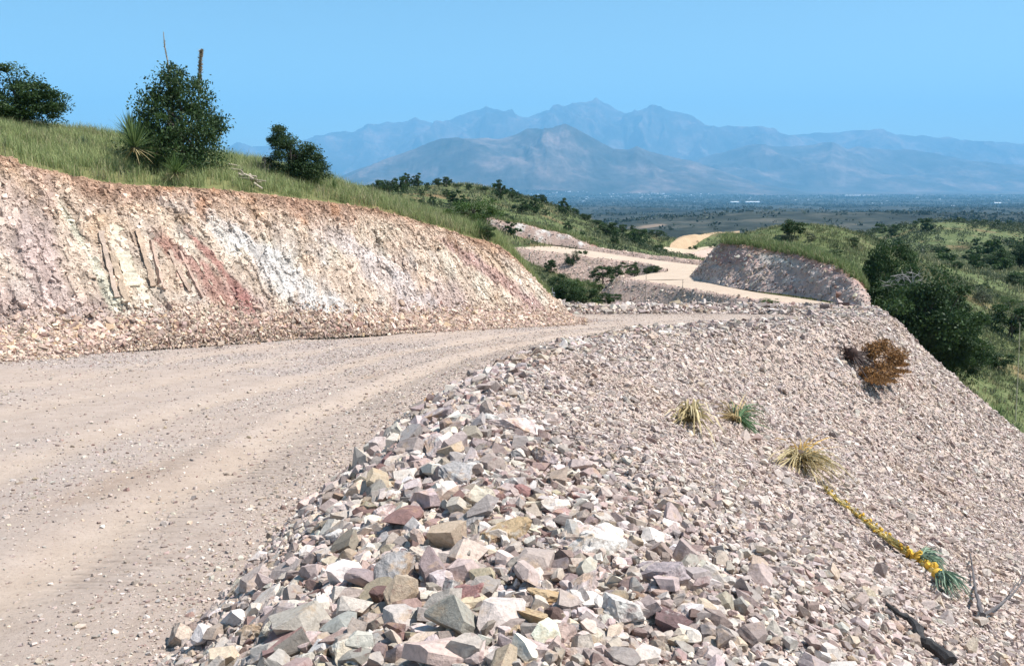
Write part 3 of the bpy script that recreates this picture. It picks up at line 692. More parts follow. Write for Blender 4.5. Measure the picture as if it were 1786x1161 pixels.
# chips standing out of the face, and the scree along its foot
def bankw(c):
    rp = np.broadcast_to(rp_bank[:-1][None, :], c.shape[:2]); return in_view(c) * (rp > 2.1) * (.55 + .9 * sst(3.6, 4.6, rp))
NB = 60000
p, nn, fu, fv = sample_grid(G_bank, NB, bankw)
rp = fv * (len(rp_bank) - 1); hh = np.interp(rp, np.arange(len(rp_bank)), Hh[0]); iu = np.clip((fu * (NU_B - 1)).astype(int), 0, NU_B - 1); iv = np.clip(rp.astype(int), 0, len(rp_bank) - 1)
cb = C_bank[iu, iv] * rng.uniform(.78, 1.22, (NB, 1))
sz = np.clip(rng.lognormal(0, .6, NB) * .020, .009, .12)
p += nn * (sz * -.05)[:, None]
o = link("rock_chips", stones_mesh("rock_chips", p, sz, np.clip(cb, .02, .85), nn, .9), M_stone); tag(o, "loose chips sticking out of the cut face", "rubble", None, 'stuff')
def scw(c):
    rp = np.broadcast_to(rp_bank[:-1][None, :], c.shape[:2]); return in_view(c) * np.exp(-((rp - .9) / .7) ** 2) * (rp < 2.3)
NS = 100000
p, nn, fu, fv = sample_grid(G_bank, NS, scw)
sz = np.clip(rng.lognormal(0, .6, NS) * .021, .009, .13)
lo_ = fv * (len(rp_bank) - 1) / 1.0; rp = np.interp(fv, np.linspace(0, 1, len(rp_bank)), rp_bank); mv = (rp < 1.3) & (rng.random(NS) < .5)
p[mv, :2] += np.array([.7, -.7]) * (rng.exponential(.22, NS)[mv])[:, None]; p[mv, 2] = np.maximum(zroad(p[mv, 1]) + .01, p[mv, 2] - .25); sz[mv] *= .75
o = link("scree", stones_mesh("scree", p + np.array([0, 0, .02]), sz, stone_cols(NS) * lin((240, 228, 218)) / .84, nn, .8), M_stone); tag(o, "broken stone piled along the foot of the cut bank", "rubble", None, 'stuff')

# far berm stones (a bit larger) and pebbles of the road
sel = lambda c: in_view(c) * (np.broadcast_to(np.linspace(0, 20, G_fill.shape[0])[:-1][:, None], c.shape[:2]) > 14.3) * np.broadcast_to(np.exp(-((rp_fill[:-1] - 1.7) / 1.0) ** 2)[None, :], c.shape[:2])
p, nn, *_ = sample_grid(G_fill, 5200, sel)
sz = np.clip(rng.lognormal(0, .45, len(p)) * .10, .04, .30)
o = link("berm_rubble", stones_mesh("berm_rubble", p + np.array([0, 0, .04]), sz, stone_cols(len(p)) * .92, nn, .8), M_stone); tag(o, "row of loose rubble along the far edge of the bend", "rubble", None, 'stuff')
iu_ = None
def roadw(c):
    d = dist(c); k = PK_road[:-1, :-1]; dd = D_road[:-1, :-1]
    return in_view(c) / (1 + (d / 7.0) ** 1.6) * (.25 + k * 1.3 + 4.0 * np.exp(-dd / .45) + 1.2 * np.exp(-((dd - 2.1) / .5) ** 2) * .5)
NP = 60000
p, nn, *_ = sample_grid(G_road, NP, roadw)
sz = np.clip(rng.lognormal(0, .55, NP) * (.0034 + .00034 * dist(p)), .002, .028)
cc = stone_cols(NP); cc = cc * .75 + lin((214, 194, 176)) * .66 * .25
o = link("road_pebbles", stones_mesh("road_pebbles", p + nn * (sz * .2)[:, None], sz, cc, nn, .3, STONES[-16:]), M_gravel); tag(o, "loose pebbles scattered over the gravel road", "gravel", None, 'stuff')

# ------------------------------------------------------------------ the farther road and its cut banks
def ribbon(name, near, far, nu, segs, mat, col, label, dx=0.0, smooth=True, extra=None, kind='structure', dispf=None):
    rows = [np.array(near), np.array(far)] if extra is None else [np.array(e) for e in extra]
    G, rp = loft(rows, nu, segs)
    if dispf is not None: G = G + grid_normals(G) * dispf(G, rp)[..., None]
    n = fbm(G[..., 0] / 1.5, G[..., 1] / 1.5, G[..., 2], o=4, seed=130)[..., None]
    c = np.asarray(col(G, rp)) if callable(col) else np.asarray(col) * (1 + .12 * n)
    o = link(name, new_mesh(name, G.reshape(-1, 3), grid_faces(*G.shape[:2]), c.reshape(-1, 3), smooth=smooth), mat)
    tag(o, label, None, None, kind); return o, G, rp
def Pz(px, py, z): d = ray(px, py); return d * (z / d[2])
c_rd = lin((226, 204, 182)) * .68; c_fl = lin((216, 186, 170)) * .70
# lower run: from behind the embankment back left to the hairpin
A_far = [Pz(1533, 546.5, -7.2), Pz(1531, 546, -7.2), Pz(1470, 532, -7.5), Pz(1397, 520.5, -7.8), Pz(1298, 506, -8.2), Pz(1208, 486, -8.7), Pz(1222, 476, -9.0), Pz(1228, 462, -9.3)]
A_near = [Pz(1533, 557.5, -7.2), Pz(1531, 557, -7.2), Pz(1460, 543, -7.5), Pz(1397, 535, -7.8), Pz(1282, 521, -8.2), Pz(1175, 502, -8.7), Pz(1098, 489, -9.0), Pz(1112, 481, -9.15)]
A_far, A_near = np.array(A_far), np.array(A_near)
ribbon("lower_road", A_near, A_far, 160, [12], M_road, c_rd, "pale dirt road winding on below the bend")
# hairpin pad and upper run going left
H_near = np.array([Pz(1098, 489, -9.02), Pz(1130, 478, -9.17), Pz(1165, 473, -9.2), Pz(1150, 471, -9.2), Pz(1125, 462.5, -9.2), Pz(1040, 453.5, -9.0), Pz(984, 445.5, -8.7), Pz(870, 431.5, -8.2), Pz(820, 426, -8.0)])
H_far = np.array([Pz(1210, 487, -8.72), Pz(1222, 478, -8.96), Pz(1232, 470, -9.15), Pz(1226, 463.5, -9.2), Pz(1130, 452, -9.2), Pz(1040, 439, -9.0), Pz(951, 426.5, -8.7), Pz(870, 421.5, -8.2), Pz(820, 418, -8.0)])
up = np.array([0, 0, .012])
ribbon("upper_road", H_near + up, H_far + up, 200, [14], M_road, c_rd, "pale dirt road running left past the hairpin")
def bumps(a, s):
    return lambda G, rp: a * fbm(G[..., 0] / s, G[..., 1] / s, G[..., 2] / s, o=4, seed=140)
# fill below the lower run (mound facing us)
dn = np.array([-2.6, -3.2, -3.6]); sh = np.array([-.5, -.6, .22])
F0 = A_near + np.array([0, 0, -.02]); tip = A_near[-1]
wrap = np.vstack([A_near[:7], [Pz(1090, 483, -9.2)], [Pz(1093, 479, -9.35)]])
offs = np.array([[-1.2, -3.8, -2.6]] * 6 + [[-2.6, -2.6, -2.8], [-2.6, -.6, -2.8], [-2.4, .8, -2.8]])
shl = wrap + offs * .28 * np.array([1, 1, 0]) + np.array([0, 0, .10])
def fcol(G, rp):
    n = fbm(G[..., 0] / 1.2, G[..., 1] / 1.2, G[..., 2], o=4, seed=141)[..., None]; return c_fl * (1 + .25 * n)
_, G_lf, _ = ribbon("lower_fill", None, None, 260, [6, 40], M_gravel, fcol, "gravel embankment beneath the lower road", extra=[wrap + np.array([0, 0, -.01]), shl, shl + offs * 1.9], dispf=bumps(.12, 1.5))
# fill below the upper run
offU = np.array([[-1.5, -4.0, -2.7]] * 9)
wu = H_near[2:].copy()
_, G_uf, _ = ribbon("upper_fill", None, None, 220, [6, 40], M_gravel, fcol, "gravel embankment beneath the upper road", extra=[wu, wu + offU[:7] * .2 * np.array([1, 1, 0]) + np.array([0, 0, .12]), wu + offU[:7] * 1.9], dispf=bumps(.12, 1.5))
# stones and berm along the far side of the upper run
bu = H_far[3:].copy()
_, G_rb, _ = ribbon("road_berm", None, None, 220, [5, 5, 12], M_gravel, fcol, "low stony berm on the far side of the upper road", extra=[bu + [0, 0, -.02], bu + [.3, 1.0, .45], bu + [.6, 2.2, .1], bu + [1.5, 6.0, -1.6]], dispf=bumps(.10, .8))
# small cut at the left end of the upper run
sc0 = np.array([Pz(800, 414, -7.9), Pz(850, 417, -8.0), Pz(880, 420, -8.15), Pz(930, 424, -8.4), Pz(975, 428, -8.65), Pz(1010, 433, -8.8), Pz(1040, 437.5, -8.95)])
sc1 = sc0 + np.array([.3, 2.4, 0]); sc1[:, 2] = [-5.3, -5.55, -6.0, -6.65, -7.3, -8.1, -8.75]
def scol(G, rp):
    X, Z = G[..., 0], G[..., 2]; n = fbm(X * .9, Z * 1.2, o=4, seed=142); n2 = fbm(X * .35 + 3, Z * .5, o=3, seed=143)
    c = lin((206, 178, 164)) + (lin((238, 230, 222)) - lin((206, 178, 164))) * sst(.0, .5, n)[..., None]
    c = c + (lin((186, 118, 104)) - c) * (sst(.0, .4, n2) * .7)[..., None]
    t = np.clip(rp[None, :] / rp[-1], 0, 1) * np.ones_like(X); c = c + (lin((196, 140, 112)) - c) * (sst(.72, .95, t + .1 * n) * .8)[..., None]
    return c * .62
_, G_sc, _ = ribbon("small_cut", None, None, 240, [40, 6], M_bank, scol, "small pale rock cut above the upper road", extra=[sc0, sc1, sc1 + [.5, 5, .1]], dispf=lambda G, rp: .35 * fbm(G[..., 0] * .7, G[..., 2] * 1.3, G[..., 1] * .3, o=4, seed=144) * np.minimum(1, rp)[None, :], smooth=False)
# the cut face of the round hill on the right
k0 = np.array([Pz(1234, 468, -9.1), Pz(1214, 476, -8.95), Pz(1205, 485, -8.75), Pz(1250, 496, -8.45), Pz(1298, 504.5, -8.2), Pz(1397, 517, -7.8), Pz(1462, 528, -7.5), Pz(1504, 537, -7.25), Pz(1520, 541, -7.2)])
k1 = np.array([P(1278, 421, 80), P(1264, 421, 77), P(1262, 424, 74.5), P(1298, 427, 71.5), P(1348, 437, 68.0), P(1397, 446, 62.5), P(1446, 460, 58.5), P(1488, 482, 55), P(1512, 506, 54)])
km = k0 * .5 + k1 * .5; km[:, 2] += .06; km[:, 1] -= .1
def kcol(G, rp):
    X, Y_, Z = G[..., 0], G[..., 1], G[..., 2]; s = X + .3 * Z; n = fbm(s * .45, Z * .7, o=5, seed=150); n2 = fbm(s * .25 + 5, Z * .5, o=4, seed=151); n3 = fbm(X * 2, Z * 2, Y_, o=4, seed=152)
    c = lin((206, 180, 168)) + (lin((232, 222, 208)) - lin((206, 180, 168))) * sst(-.05, .4, n)[..., None]
    c = c + (lin((180, 130, 124)) - c) * (sst(.05, .4, n2) * .7)[..., None]
    c = c + (lin((214, 204, 196)) - c) * (sst(.1, .5, n3 - n2) * .5)[..., None]
    t = np.clip(rp[None, :] / 2, 0, 1) * np.ones_like(X)
    c = c + (lin((176, 132, 104)) - c) * (sst(.82, 1.05, t + .22 * n3 + .2 * n) * .8)[..., None]
    c = c * (1 + .25 * n3)[..., None]
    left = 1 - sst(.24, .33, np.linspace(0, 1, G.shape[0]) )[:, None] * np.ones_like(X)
    c = c + (lin((150, 112, 92)) - c) * (left * .3)[..., None]  # left flank toned browner: some of its shade is painted into the colour
    return np.clip(c * .82, .02, .8)
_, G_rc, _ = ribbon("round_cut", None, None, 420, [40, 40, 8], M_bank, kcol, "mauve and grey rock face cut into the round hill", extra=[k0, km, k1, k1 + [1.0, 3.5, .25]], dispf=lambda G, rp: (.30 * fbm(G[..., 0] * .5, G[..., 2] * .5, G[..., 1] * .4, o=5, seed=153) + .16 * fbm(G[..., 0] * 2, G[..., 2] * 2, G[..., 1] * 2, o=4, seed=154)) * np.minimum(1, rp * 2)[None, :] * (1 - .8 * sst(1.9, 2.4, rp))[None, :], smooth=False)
pa = [sample_grid(g, n_)[:2] for g, n_ in ((G_lf, 14000), (G_uf, 18000), (G_rb, 8000))]
p = np.vstack([q[0] for q in pa]); nn = np.vstack([q[1] for q in pa]); sz = np.clip(rng.lognormal(0, .5, len(p)) * .042, .02, .16)
o = link("embankment_gravel", stones_mesh("embankment_gravel", p, sz, stone_cols(len(p)) * np.array([1.05, .98, .92]), nn, .9, STONES[10:]), M_gravel); tag(o, "broken stone on the embankments of the farther roads", "rubble", None, 'stuff')
pa = [sample_grid(g, n_) for g, n_ in ((G_rc, 5000), (G_sc, 2000))]
p = np.vstack([q[0] for q in pa]); nn = np.vstack([q[1] for q in pa]); sz = np.clip(rng.lognormal(0, .6, len(p)) * .045, .02, .25)
cc = stone_cols(len(p)) * .95; hgt = np.concatenate([q[3] for q in pa]); br = sst(.72, .98, hgt + .1 * rng.random(len(p)))[:, None] * .8; cc = cc * (1 - br) + lin((186, 146, 116)) * .7 * br
o = link("cut_chips", stones_mesh("cut_chips", p, sz, cc, nn, .9, STONES[10:]), M_gravel); tag(o, "chips sticking out of the farther cut faces", "rubble", None, 'stuff')
# the most distant bend with its tan cut
t0 = np.array([P(1165, 440, 205), P(1200, 436, 212), P(1250, 430, 220), P(1300, 428, 226)]); t1 = np.array([P(1165, 428, 212), P(1190, 432, 218), P(1235, 426, 228), P(1300, 420, 236)])
def tcol(G, rp):
    n = fbm(G[..., 0] / 2, G[..., 1] / 4, G[..., 2] / 1.5, o=4, seed=160)[..., None]; return lin((222, 190, 154)) * .62 * (1 + .2 * n)
ribbon("distant_cut", None, None, 120, [10, 30, 4], M_bank, tcol, "tan cut bank on the farthest bend", extra=[np.array([P(1168, 432, 214), P(1200, 434, 219), P(1235, 428, 229), P(1290, 420, 236)]), np.array([P(1168, 431, 216), P(1195, 421, 222), P(1235, 415, 231), P(1290, 412, 239)]), np.array([P(1170, 424, 219), P(1190, 413, 225), P(1240, 406.5, 235), P(1290, 404, 243)]), np.array([P(1170, 426, 226), P(1190, 413, 232), P(1240, 407, 242), P(1290, 404, 250)])], dispf=bumps(.5, 5))
ribbon("distant_road", None, None, 60, [8], M_road, lin((230, 208, 180)) * .66, "short stretch of tan road on the farthest bend", extra=[np.array([P(1150, 440, 202), P(1200, 441, 205), P(1240, 432, 216), P(1300, 424, 228)]), np.array([P(1160, 430.5, 214), P(1200, 434, 218), P(1240, 427, 228), P(1300, 419, 236)])])
ribbon("distant_fill", None, None, 60, [20], M_gravel, fcol, "gravel embankment under the farthest bend", extra=[np.array([P(1150, 440, 202), P(1200, 441, 205), P(1240, 432, 216), P(1300, 424, 228)]), np.array([P(1150, 455, 190), P(1210, 470, 190), P(1260, 480, 195), P(1320, 480, 200)])], dispf=bumps(.4, 5))

# ------------------------------------------------------------------ individual rocks along the berm
def mat_rock():
    m = mat_col("berm_rock", 42.0, .38, 1.0, 60.0, dist=.014, speck=[(5.0, .54, .62, tuple(lin((214, 172, 122)) * .75), .5), (9.0, .57, .66, tuple(lin((140, 92, 88)) * .7), .6), (30.0, .60, .66, (.10, .08, .07), .5), (7.2, .56, .64, tuple(lin((240, 236, 228)) * .85), .6)])
    return m
M_rock = mat_rock()
ROCKW = [cut_stone(300 + i, 5 + i % 6, 5, .72, .05, .55) for i in range(30)]
TONES = [("pale pink", (226, 204, 198)), ("whitish", (240, 234, 226)), ("mauve grey", (188, 172, 174)), ("grey", (182, 178, 176)), ("ochre stained", (226, 192, 142)), ("cream", (234, 220, 194)),
         ("reddish", (176, 126, 120)), ("dusty beige", (216, 196, 176)), ("brownish purple", (142, 112, 112)), ("rose", (214, 172, 166))]
def rock_obj(pt, n, size, tone, seed, label, group=None, long=1.0, rotz=None, flat=1.0):
    V, F = ROCKW[seed % len(ROCKW)]
    rs = np.random.default_rng(seed * 7 + 1)
    Rm = align(np.array([n])) @ rand_rot(1, .35, rs)
    W = (V * np.array([long, 1, flat])) * size
    W = W @ Rm[0].T
    c = lin(TONES[tone][1]) * .80; c = (c * .75 + c.mean() * lin((216, 200, 190)) / lin((216, 200, 190)).mean() * .25) * rs.uniform(.85, 1.1)
    cols = np.clip(c[None] * (1 + .22 * fbm(W[:, 0] * 14 + seed, W[:, 1] * 14, W[:, 2] * 14, o=3, seed=seed))[:, None], .03, .9)
    o = link("rock", new_mesh("rock", W, F, cols), M_rock, loc=tuple(np.asarray(pt) + np.asarray(n) * size * .20))
    tag(o, label, "rock", group); return o
# the named ones: pixel, half size in pixels, tone, stretch, label
NAMED = [(768, 785, 40, 0, 1.2, "big pale pink rock with a flat top leaning on the upper berm"), (812, 782, 26, 1, 1.0, "white square-edged rock right of the big pale pink one high on the berm"),
 (797, 840, 36, 3, 1.1, "rounded grey rock with fine cracks below the flat pink rock on the berm"), (770, 742, 34, 2, 1.2, "dark mauve grey rock near the top end of the large rocks"),
 (880, 945, 44, 4, 1.15, "large ochre yellow rock in the middle of the berm"), (828, 915, 40, 3, 1.0, "big grey white rock with a shaded left side touching the ochre yellow rock"),
 (848, 878, 34, 5, .8, "upright cream slab standing behind the ochre yellow rock"), (1035, 965, 54, 1, 1.9, "long flat cream rock lying across the berm crest"),
 (905, 1090, 50, 4, 1.5, "wide rock with orange brown underside near the bottom of the picture"), (1078, 1075, 46, 1, 1.2, "blue white block lying near the lower edge of the rubble"),
 (800, 1058, 48, 6, 1.3, "flat reddish triangular rock in the lower berm"), (693, 1020, 50, 3, 1.5, "long grey green slab near the road side of the berm"),
 (1005, 872, 26, 6, 1.1, "deep red rock on the right shoulder of the berm"), (975, 900, 34, 9, 1.2, "rose purple rock left of the deep red one"),
 (675, 900, 30, 0, 1.1, "squarish pale rock among the upper left rubble"), (592, 942, 24, 1, 1.0, "bright white rock close to the wheel track"),
 (425, 1022, 26, 5, 1.15, "beige block lying alone at the edge of the road"), (488, 1098, 28, 5, 1.1, "cream rock with an orange patch in the lower left rubble"),
 (320, 1118, 30, 7, 1.5, "dusty beige rock at the lower left end of the berm"), (437, 1115, 34, 7, 1.2, "pointed beige grey rock beside the cream rock with the orange patch"),
 (1148, 1020, 38, 2, 1.3, "mauve grey rock on the right edge of the big rubble"), (1010, 1040, 40, 0, 1.2, "pink and grey ridge-shaped rock below the long flat cream rock"),
 (960, 1050, 36, 4, .9, "wedge of ochre rock standing on edge in the lower berm"), (905, 755, 40, 0, 1.4, "broad pink orange slab on the upper right of the berm"),
 (945, 805, 32, 2, 1.2, "mauve rock on the outer shoulder above the deep red one"), (610, 1145, 40, 5, 1.2, "cream yellow rock cut by the bottom edge of the picture"),
 (1170, 1090, 34, 8, .9, "dark brown purple rock with a cream cap near the bottom right of the rubble"), (745, 990, 34, 7, 1.3, "tan rounded rock above the reddish triangular one"),
 (1632, 950, 14, 8, 1.2, "dark brown rock alone on the slope right of the yellow stalk"), (1723, 1002, 13, 8, 1.0, "small dark brown rock above the forked twig"),
 (1460, 633, 11, 1, 1.0, "round white rock beside the roots of the uprooted shrub")]
taken = []
for i, (px, py, hs, tone, lg, lab) in enumerate(NAMED):
    pt, n = cast(B_fill, px, py)
    if pt is None: continue
    dpt = np.linalg.norm(pt); taken.append((pt, hs * dpt / FPX))
    rock_obj(pt, n, hs * dpt / FPX * .98, tone, 1000 + i, lab, None, lg ** .5 * 1.08)
spots_ = []
def tri_y(py): return np.interp(py, [690, 740, 850, 1000, 1161], [30, 80, 130, 215, 340])
tries = 0
while len(spots_) < 262 and tries < 9000:
    tries += 1
    py = 690 + (1165 - 690) * rng.random() ** .8; xc = np.interp(py, [690, 800, 950, 1161], [850, 835, 800, 730]); px = xc + (rng.random() * 2 - 1) * tri_y(py)
    pt, n = cast(B_fill, px, py)
    if pt is None: continue
    dpt = np.linalg.norm(pt); hs = np.clip(rng.lognormal(2.66, .48), 7, 40) * (.62 + .38 * (py - 690) / 470); sz_ = hs * dpt / FPX
    if any(np.linalg.norm(pt - q) < (sz_ + r2) * .62 for q, r2 in taken): continue
    taken.append((pt, sz_)); spots_.append((px, py, pt, n, sz_))
WHERE = lambda px, py: ("in the top end of the berm" if py < 800 else "along the wheel track side of the berm" if px < np.interp(py, [800, 1161], [740, 560]) else "on the outer side of the berm" if px > np.interp(py, [800, 1161], [920, 900]) else "in the middle of the berm") 
for i, (px, py, pt, n, sz_) in enumerate(spots_):
    tone = int(rng.choice(10, p=[.2, .1, .16, .1, .05, .08, .07, .12, .05, .07]))
    shape = ["angular", "flat", "blocky", "wedge-shaped"][i % 4]; size = "small" if sz_ < .045 else "medium" if sz_ < .085 else "large"
    rock_obj(pt, n, sz_ * .80, tone, i, f"{size} {shape} {TONES[tone][0]} rock {WHERE(px, py)}", "loose rocks heaped along the berm", rng.uniform(.95, 1.3), flat={"flat": .6, "blocky": 1.15}.get(shape, 1.0))

# ------------------------------------------------------------------ vegetation builders
def tube(pts, rad, sides=6):
    pts = np.asarray(pts, float); rad = np.asarray(rad, float); k = len(pts)
    T = np.gradient(pts, axis=0); T /= np.linalg.norm(T, axis=1, keepdims=True) + 1e-9
    ref = np.array([.3, .2, .93]) if abs(T[0][2]) < .9 else np.array([1.0, 0, 0])
    A = np.cross(T, ref); A /= np.linalg.norm(A, axis=1, keepdims=True) + 1e-9; Bv = np.cross(T, A)
    a = np.linspace(0, 2 * np.pi, sides, endpoint=False)
    V = pts[:, None] + rad[:, None, None] * (np.cos(a)[None, :, None] * A[:, None] + np.sin(a)[None, :, None] * Bv[:, None])
    V = V.reshape(-1, 3); F = []
    for i in range(k - 1):
        for j in range(sides):
            F.append((i * sides + j, i * sides + (j + 1) % sides, (i + 1) * sides + (j + 1) % sides, (i + 1) * sides + j))
    c0 = len(V); V = np.vstack([V, pts[0], pts[-1]])
    F += [(c0, (j + 1) % sides, j, j) for j in range(sides)]
    F = [f for f in F if len(set(f)) == 4]
    caps = [(c0, (j + 1) % sides, j) for j in range(sides)] + [(c0 + 1, (k - 1) * sides + j, (k - 1) * sides + (j + 1) % sides) for j in range(sides)]
    return V, np.array(F), np.array(caps)
def join(tubes, col):
    VV, Q, T_, off = [], [], [], 0
    for V, F, c in tubes: VV.append(V); Q.append(F + off); T_.append(c + off); off += len(V)
    V = np.vstack(VV); return V, [np.vstack(Q), np.vstack(T_)], np.tile(col, (len(V), 1))
def quads(cen, dirs, wid, L, W_, cols):
    """rhombus leaves: centre, long axis, cross axis"""
    a = cen - dirs * L[:, None] * .5; b = cen + wid * W_[:, None] * .5; c = cen + dirs * L[:, None] * .5; d = cen - wid * W_[:, None] * .5
    V = np.stack([a, b, c, d], 1).reshape(-1, 3); F = np.arange(len(cen) * 4).reshape(-1, 4); return V, F, np.repeat(cols, 4, axis=0)
def unit(n, r): v = r.normal(size=(n, 3)); return v / np.linalg.norm(v, axis=1, keepdims=True)
def crown(seed, clumps, nleaf, leaf, lo, hi, shape, rag=.35, up=.3):
    """shape(u in unit sphere) -> position in the crown; clumps of leaves with gaps between them"""
    r = np.random.default_rng(seed)
    u = unit(clumps, r) * (r.uniform(.25, 1.0, (clumps, 1)) ** .5); c = shape(u, r)
    cr_ = r.uniform(.07, .19, clumps) * (1 + rag * r.normal(size=clumps) * .5)
    k = r.integers(0, clumps, nleaf)
    q = unit(nleaf, r) * (r.random((nleaf, 1)) ** .45); q[:, 2] *= .62
    p = c[k] + q * cr_[k][:, None]
    sp = r.random(nleaf) < .10; p[sp] += unit(int(sp.sum()), r) * .06
    d = unit(nleaf, r) + (p - c[k]) * 2; d[:, 2] += up; d /= np.linalg.norm(d, axis=1, keepdims=True)
    w = np.cross(d, unit(nleaf, r)); w /= np.linalg.norm(w, axis=1, keepdims=True) + 1e-9
    t = np.clip(r.beta(2, 2.6, clumps)[k] * .6 + r.random(nleaf) * .45, 0, 1)[:, None]
    cols = np.array(lo) * (1 - t) + np.array(hi) * t
    L = leaf * r.uniform(.7, 1.4, nleaf)
    V, F, C = quads(p, d, w, L, L * r.uniform(.35, .6, nleaf), cols)
    return V, F, C, c
def round_shape(squash=.8, base=.12):
    def f(u, r):
        a = np.arctan2(u[:, 1], u[:, 0]); b = 1 + .22 * np.sin(a * 2 + r.uniform(0, 6)) + .15 * np.sin(a * 3 + r.uniform(0, 6)) * (u[:, 2] + .5)
        p = u * np.array([.42, .42, .40 * squash / .8]) * b[:, None]; p[:, 2] += .40 * squash / .8 + base; return p
    return f
def pyramid_shape():
    def f(u, r):
        z = (u[:, 2] * .5 + .5) ** 1.35; w = .50 * (1.05 - z) ** .62 + .03
        z = np.clip(z, 0, 1) * .93 + .06
        q = u[:, :2] / (np.sqrt(1 - np.minimum(u[:, 2] ** 2, .98))[:, None] + .05)
        return np.stack([q[:, 0] * w, q[:, 1] * w, z], 1)
    return f
def twin_shape():
    def f(u, r):
        k = len(u); s_ = r.random(k) < .62; z = (u[:, 2] * .5 + .5) ** 1.2; top = np.where(s_, .95, .66); w = np.where(s_, .34, .26) * (1.08 - z) ** .5
        q = u[:, :2] / (np.sqrt(1 - np.minimum(u[:, 2] ** 2, .98))[:, None] + .05)
        return np.stack([np.where(s_, -.10, .24) + q[:, 0] * w, q[:, 1] * w, z * top + .03], 1)
    return f
def spread_shape():
    def f(u, r):
        k = len(u); lobes = r.integers(0, 5, k); ca = lobes * 1.26 + r.uniform(0, 1); cz = np.array([.75, .62, .55, .8, .5])[lobes]
        return np.stack([np.cos(ca) * .26 + u[:, 0] * .24, np.sin(ca) * .26 + u[:, 1] * .24, cz + u[:, 2] * .22], 1)
    return f
def limbs(seed, c, trunk_r, z0=.0, fork=.16, stems=1, nb=16):
    r = np.random.default_rng(seed + 5); out = []
    for s_i in range(stems):
        b = np.array([r.normal() * .02 * stems, r.normal() * .02 * stems, z0 - .05]); top = np.array([r.normal() * .05, r.normal() * .05, .62])
        m = (b + top) / 2 + r.normal(size=3) * .02
        out.append(tube([b, b * .7 + m * .3, m, top * .7 + m * .3, top], [trunk_r, trunk_r * .85, trunk_r * .6, trunk_r * .4, trunk_r * .2], 7))
    for j in r.choice(len(c), min(nb, len(c)), replace=False):
        h0 = r.uniform(fork, .5); st = np.array([0, 0, h0]) * np.array([1, 1, 1]); e = c[j]; md = st * .5 + e * .5 + np.array([0, 0, .03]) + r.normal(size=3) * .02
        out.append(tube([st, md, e], [trunk_r * .4, trunk_r * .25, trunk_r * .10], 5))
    return out
G_OAK = ((.014, .034, .012), (.075, .13, .036)); G_JUN = ((.016, .036, .014), (.065, .115, .040)); G_MESQ = ((.03, .065, .015), (.12, .20, .045)); G_DRYGR = ((.05, .065, .04), (.13, .15, .09))
def plant_mesh(seed, kind):
    P_ = dict(oak=(130, 24000, .027, G_OAK, pyramid_shape(), 1, .028), oak_round=(80, 20000, .032, G_OAK, round_shape(.8, .10), 1, .032), juniper=(60, 17000, .024, G_JUN, spread_shape(), 3, .024),
              bush=(26, 3600, .055, G_OAK, round_shape(.8, .08), 3, .02), twin=(80, 24000, .026, G_JUN, twin_shape(), 2, .024), mesquite=(44, 8000, .030, G_MESQ, round_shape(.8, .04), 3, .016), greybush=(22, 2600, .045, G_DRYGR, round_shape(.7, .05), 3, .012),
              far=(14, 520, .14, G_OAK, round_shape(.8, .04), 2, .02), fargreen=(14, 520, .13, ((.03, .055, .02), (.09, .13, .045)), round_shape(.7, .02), 2, .02))[kind]
    ncl, nl, leaf, (lo, hi), shp, stems, tr = P_
    V, F, C, c = crown(seed, ncl, nl, leaf, lo, hi, shp)
    tb = limbs(seed, c, tr, stems=stems, nb=4 if kind.startswith('far') else 18)
    cm = new_mesh("crown", V, F, C); cm.materials.append(M_leaf)
    tv, tf, tc = join(tb, (.10, .085, .07)); tm = new_mesh("trunk", tv, tf, tc); tm.materials.append(M_wood)
    return cm, tm
TPL = {}
def template(kind, nvar=3):
    if kind not in TPL: TPL[kind] = [plant_mesh(500 + 17 * i + sum(map(ord, kind)), kind) for i in range(nvar)]
    return TPL[kind]
def put_plant(name, kind, pos, h, w, label, cat, group=None, var=None, parts=True, rot=None, lean=None):
    t = template(kind); v = t[(var if var is not None else rng.integers(0, len(t))) % len(t)]
    rz = rng.uniform(0, 6.28) if rot is None else rot
    sc = (w / .95, w / .95, h / .98)
    if parts:
        e = empty(name, tuple(pos), rz); e.scale = sc
        if lean: e.rotation_euler = (lean[0], lean[1], rz)
        for nm, me in (("crown", v[0]), ("trunk", v[1])):
            o = bpy.data.objects.new(nm, me); COL.objects.link(o); o.parent = e
    else:
        e = bpy.data.objects.new(name, v[0]); COL.objects.link(e); e.location = tuple(pos); e.rotation_euler = (0, 0, rz); e.scale = sc
    return tag(e, label, cat, group)
def by_pixel(bvh, name, kind, px, py, hpx, wpx, label, cat="bush", group=None, sink=.05, Y=None, **k):
    if Y is None: pt, n = cast(bvh, px, py)
    else:
        pt = P(px, py, Y); z = drop(bvh, pt[0], pt[1]); pt = np.array([pt[0], pt[1], z if z is not None else pt[2]])
    if pt is None: return None
    dd = np.linalg.norm(pt); h = hpx * dd / FPX; w = wpx * dd / FPX
    return put_plant(name, kind, pt - np.array([0, 0, sink * h]), h * (1 + sink), w, label, cat, group, **k)

